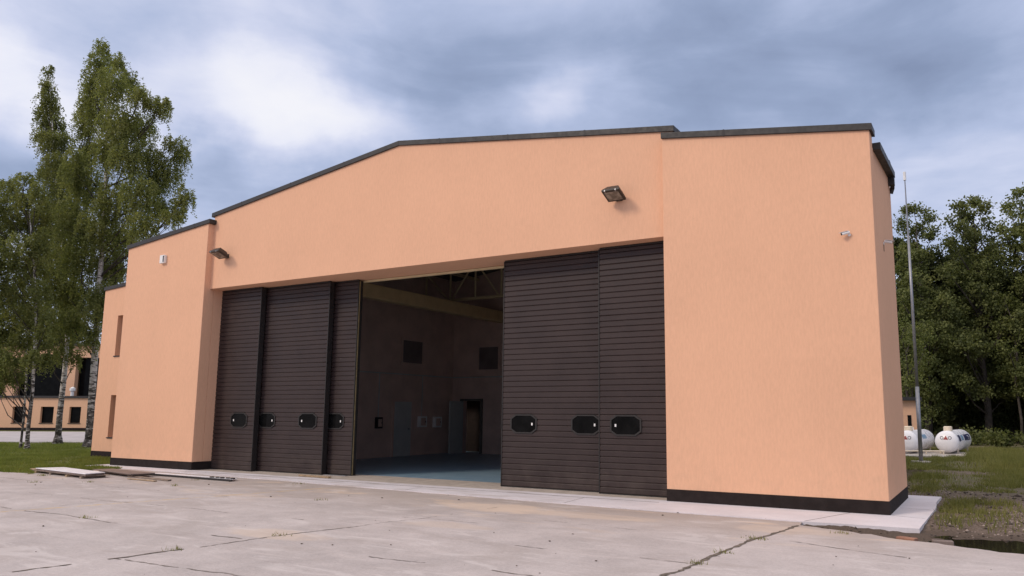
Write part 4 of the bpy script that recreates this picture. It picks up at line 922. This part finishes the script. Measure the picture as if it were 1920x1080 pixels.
# trees deeper in the wood: copies of two dark trees, each turned and scaled
def generic(seed, hgt, rad, base=(0, 0)):
    rd = random.Random(seed); lb = []
    for k in range(26):
        u = rd.random(); z = hgt * (.12 + .84 * u); w = rad * math.sin(math.pi * (.12 + .80 * u)) ** .7; a = rd.uniform(0, 6.28); q = w * math.sqrt(rd.random()) * .8
        lb.append((q * math.cos(a), q * math.sin(a), z, rd.uniform(.8, 1.4), rd.uniform(.8, 1.5)))
    return lb
def proto(seed, hgt, rad, loc, leafm, label, group, name='forest_tree', per=560, size=.25):
    lb = generic(seed, hgt, rad)
    tr = [(0, 0, 0, .24), (.08, 0, 2.5, .2), (-.05, .1, 6, .15), (.1, 0, hgt - .6, .03)]
    o = tree(name, (0, 0), tr, lb, clump_crown(lb, (0, 0), seed, size, per), M['dark_bark'], M[leafm], label, group, .09, seed)
    o.location = (*loc, 0); return o
def copy_tree(o, loc, rz, sc, label=None):
    c = o.copy(); COL.objects.link(c); c.location = (*loc, 0); c.rotation_euler = (0, 0, rz); c.scale = (sc, sc, sc)
    if label: c['label'] = label
    for ch in list(o.children):
        d_ = ch.copy(); COL.objects.link(d_); d_.parent = c
    return c
LB = 'dark tree deeper in the wood behind the front row'
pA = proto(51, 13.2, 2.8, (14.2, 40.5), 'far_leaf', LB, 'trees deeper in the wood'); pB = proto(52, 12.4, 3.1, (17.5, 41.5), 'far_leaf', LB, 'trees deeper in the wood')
rd = random.Random(77)
spots = [(20.4, 42.0), (23.2, 42.5), (15.5, 45.5), (18.8, 46.5), (22.0, 47.0), (25.2, 46.5), (13.0, 48.5), (16.8, 51), (20.5, 52), (24.0, 52), (27.5, 50), (26.0, 42.5), (28.5, 41.0), (24.2, 37.0), (27.0, 35.0), (30.5, 38.0)]
for i, (x, y) in enumerate(spots): copy_tree(pA if i % 2 else pB, (x + rd.uniform(-.4, .4), y), rd.uniform(0, 6), rd.uniform(.80, .98))
LH = 'dark tree behind the peach house'
pC = proto(53, 10.5, 2.8, (-46.0, 38.0), 'oak_leaf', LH, 'trees behind the peach house', 'background_tree', 300, .28)
for i, (x, y, s) in enumerate([(-50.5, 36.0, 1.0), (-55.5, 32.0, .95), (-61, 28.5, 1.0), (-41.5, 41, .95), (-66, 24, .9), (-37, 44, .9), (-71, 19, 1.0)]): copy_tree(pC, (x, y), i * 1.3, s)
# far-off wood that closes the horizon
def wood(pts, n, hgt, seed, label):
    rg = np.random.default_rng(seed); pts = np.array(pts, float); seg = rg.integers(0, len(pts) - 1, n); f = rg.random(n)[:, None]
    q = pts[seg] * (1 - f) + pts[seg + 1] * f; q = q + rg.normal(0, 2.2, q.shape)
    top = hgt * (.55 + .6 * vnoise(q[:, 0], q[:, 1], .18, seed)); z = top * rg.random(n) ** .8
    V, F = leaves(np.stack([q[:, 0], q[:, 1], z], 1), 1.0, rg, 1.3)
    o = link('distant_wood', raw_mesh('distant_wood', V, F), M['far_leaf']); tag(o, label, 'wood', None, 'stuff')
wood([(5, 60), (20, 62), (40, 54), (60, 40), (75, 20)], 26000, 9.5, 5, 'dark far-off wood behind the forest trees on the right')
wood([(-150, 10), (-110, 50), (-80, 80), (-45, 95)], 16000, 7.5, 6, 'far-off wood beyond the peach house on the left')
# bushes at the foot of the wood
def bush(x, y, h, seed, label, leafm):
    o = empty('bush', (x, y, 0), label, 'bush', 'bushes under the forest edge'); rg = np.random.default_rng(seed)
    lb = [(rg.normal(0, h * .5), rg.normal(0, h * .3), h * rg.uniform(.25, .8), h * .4, h * .35) for _ in range(6)]
    V, F = clump_crown(lb, (x, y), seed, .15, 300); link('foliage', raw_mesh('foliage', V, F), M[leafm], o)
    m = MB()
    for l in lb[:4]:
        e = to_world(np.array(l[0]), np.array(l[1]), np.array(l[2]), (x, y)); m.tube([(x, y, 0), tuple(e)], [.02, .006], 5)
    m.build('stem', M['dark_bark'], o)
bush(19.6, 31.5, 0.78, 61, 'light green bush under the wood just right of the navy labelled tank', 'young_leaf')
if 0: bush(20.9, 33.0, 0.66, 62, 'low bush near the right edge at the foot of the wood', 'young_leaf')
bush(18.3, 33.5, 0.90, 63, 'dark bush directly behind the navy labelled tank', 'oak_leaf')
if 0: bush(22.3, 32.5, 0.84, 64, 'round bush at the far right edge under the tallest tree', 'oak_leaf')
bush(14.2, 31.0, 1.6, 65, 'bush close behind the small peach outbuilding', 'oak_leaf')

# ------------------------------------------------------------------ grass, weeds, stones, litter
def blades(name, x, y, h, w, seed, mt, label, cat):
    rg = np.random.default_rng(seed); n = len(x); a = rg.uniform(0, 6.283, n); z = ground_z(x, y); lean = rg.normal(0, .38, (n, 2)) * h[:, None]
    dx = np.cos(a) * w / 2; dy = np.sin(a) * w / 2
    V = np.stack([np.stack([x - dx, y - dy, z - .01], 1), np.stack([x + dx, y + dy, z - .01], 1), np.stack([x + lean[:, 0], y + lean[:, 1], z + h], 1)], 1).reshape(-1, 3)
    o = link(name, raw_mesh(name, V, np.arange(3 * n).reshape(n, 3)), mt); tag(o, label, cat, None, 'stuff'); return o
rg = np.random.default_rng(101)
n = 190000; u = rg.random(n) ** 1.5; x = -2.3 - 25 * u; y = rg.uniform(-3.3, 1.0, n) + rg.random(n) * np.clip((-x - 4) * .85, 0, 10)
ok = (y > edge_y(x) + .0 - .10 * rg.random(n)) & ~((x > -8.45) & (y > 1.7)) & ~((x > -4.3) & (y > -.75)) & ((x + 24.4) * -.489 + (y - 6.2) * .872 < .1)
thin = np.clip((fbm(x, y, 1.1, 4, 71) - .36) * 7, .12, 1); ok &= rg.random(n) < thin
x, y = x[ok], y[ok]; k = fbm(x, y, .7, 3, 40)
blades('lawn_grass', x, y, (.02 + .10 * k) * rg.uniform(.5, 1.6, len(x)), .016 * rg.uniform(.7, 1.5, len(x)), 1, M['grass'], 'short green lawn under the birches', 'grass')
n = 420000; x = rg.uniform(14.5, 25.5, n); y = -1.5 + 29.5 * rg.random(n) ** .85
k = fbm(x, y, .55, 4, 44); k2 = fbm(x, y, 2.6, 3, 47)
want = np.clip((k - .44) * 7, 0, 1) * np.clip((k2 - .34) * 6, 0, 1)
patch = np.clip((fbm(x, y, .8, 4, 61) - .40) * 6, .06, 1)
want = np.where(y > 6.0, patch * np.clip(want + .55 * np.clip((y - 6) / 2, 0, 1) - .75 * np.exp(-((y - 11.0 + 2 * (k2 - .5)) / 1.0) ** 2), 0, 1), want * np.clip((y + 1.2) / 2, .0, 1))
want = np.where((np.abs(x - 20) < .9) & (np.abs(y - 1.0) < 1.5), want * .15, want)
want = np.maximum(want, .75 * np.exp(-(((x - 19.0) / .55) ** 2 + ((y - .6) / 1.1) ** 2)) * np.clip((k2 - .30) * 5, 0, 1))
ok = (rg.random(n) < want) & ~((x < 18.6) & (y < 3.5)) & ~((x < 14.4) & (y < 12)) & (((x - 16.8) / 3.0) ** 2 + ((y - 21.8) / 2.7) ** 2 > 1) & (y > edge_y(x) + .75)
x, y = x[ok], y[ok]; tall = np.where((x > 18.6) & (y > 13) & (y < 24), 2.6, 1.0)
blades('weeds', x, y, (.04 + .12 * fbm(x, y, 1.1, 3, 51)) * tall * rg.uniform(.5, 1.5, len(x)), .014 * rg.uniform(.7, 1.8, len(x)), 2, M['weed'], 'rough grass and weeds on the soil right of the hangar', 'weeds')
tx, ty = [], []
for cx_, cy_, k_ in ((1.2, -3.6, 40), (3.6, -3.1, 30), (.2, -4.3, 26), (8.4, -3.4, 24), (16.7, -3.6, 60), (16.62, -4.8, 50), (16.55, -5.6, 40), (11.1, -6.6, 26), (10.9, -8.0, 30), (4.0, -6.95, 26), (7.2, -7.0, 30), (2.8, -2.0, 24), (5.6, -1.4, 20), (17.6, -2.5, 40), (-1.6, -3.2, 60), (-2.4, -3.1, 60)):
    tx.append(rg.normal(cx_, .07, k_)); ty.append(rg.normal(cy_, .05, k_))
tx = np.concatenate(tx); ty = np.concatenate(ty); gz = ground_z; ground_z = lambda a, b: np.zeros(len(a))
blades('joint_weeds', tx, ty, rg.uniform(.015, .06, len(tx)), rg.uniform(.008, .016, len(tx)), 9, M['weed'], 'tiny weed tufts rooted in the joints of the apron', 'weeds'); ground_z = gz
def scatter(name, x, y, z, s, seed, mt, label, cat, flat=.6):
    rg = np.random.default_rng(seed); n = len(x)
    base = np.array([[1, 0, 0], [0, 1, 0], [-1, 0, 0], [0, -1, 0], [0, 0, 1], [0, 0, -1]], float); fs = np.array([[0, 1, 4], [1, 2, 4], [2, 3, 4], [3, 0, 4], [1, 0, 5], [2, 1, 5], [3, 2, 5], [0, 3, 5]])
    a = rg.uniform(0, 6.28, n); sc = s[:, None, None] * rg.uniform(.6, 1.3, (n, 6, 3)) * np.array([1, 1, flat]); v = base[None] * sc
    c, sn = np.cos(a)[:, None], np.sin(a)[:, None]; V = np.stack([v[..., 0] * c - v[..., 1] * sn + x[:, None], v[..., 0] * sn + v[..., 1] * c + y[:, None], v[..., 2] + z[:, None]], 2).reshape(-1, 3)
    F = (fs[None] + 6 * np.arange(n)[:, None, None]).reshape(-1, 3)
    o = link(name, raw_mesh(name, V, F), mt); tag(o, label, cat, None, 'stuff')
n = 500; x = np.concatenate([rg.normal(19.9, .6, n), rg.uniform(16.9, 22, 600)]); y = np.concatenate([rg.normal(.6, .9, n), rg.uniform(-1.9, 10, 600)])
ok = ~((x < 18.6) & (y > -1.7) & (y < 3.5)) & (y > edge_y(x) + .12); x, y = x[ok], y[ok]
scatter('gravel_stones', x, y, ground_z(x, y) + .004, rg.gamma(2.0, .0055, len(x)) + .005, 3, M['stone'], 'small pale stones strewn on the bare soil', 'stones')
n = 900; x = rg.uniform(16.9, 22, n); y = rg.uniform(-2.4, 6, n); ok = ~((x < 18.6) & (y > -1.7) & (y < 3.5)) & (y > edge_y(x) + .05); x, y = x[ok], y[ok]
scatter('soil_clods', x, y, ground_z(x, y) + .005, rg.gamma(2.0, .009, len(x)) + .008, 4, plain('clod', (.075, .056, .044), .97, 0, .4, 4), 'dark clods of soil on the bare ground', 'soil')
n = 85; x = rg.uniform(-2, 20, n); y = -1.2 - 8.5 * rg.random(n) ** 1.3; ok = y < edge_y(x) - .1; x, y = x[ok], y[ok]
scatter('leaf_litter', x, y, np.full(len(x), .008), rg.gamma(2.0, .007, len(x)) + .005, 5, M['dry'], 'twigs, leaf scraps and grit strewn on the apron', 'litter', .35)
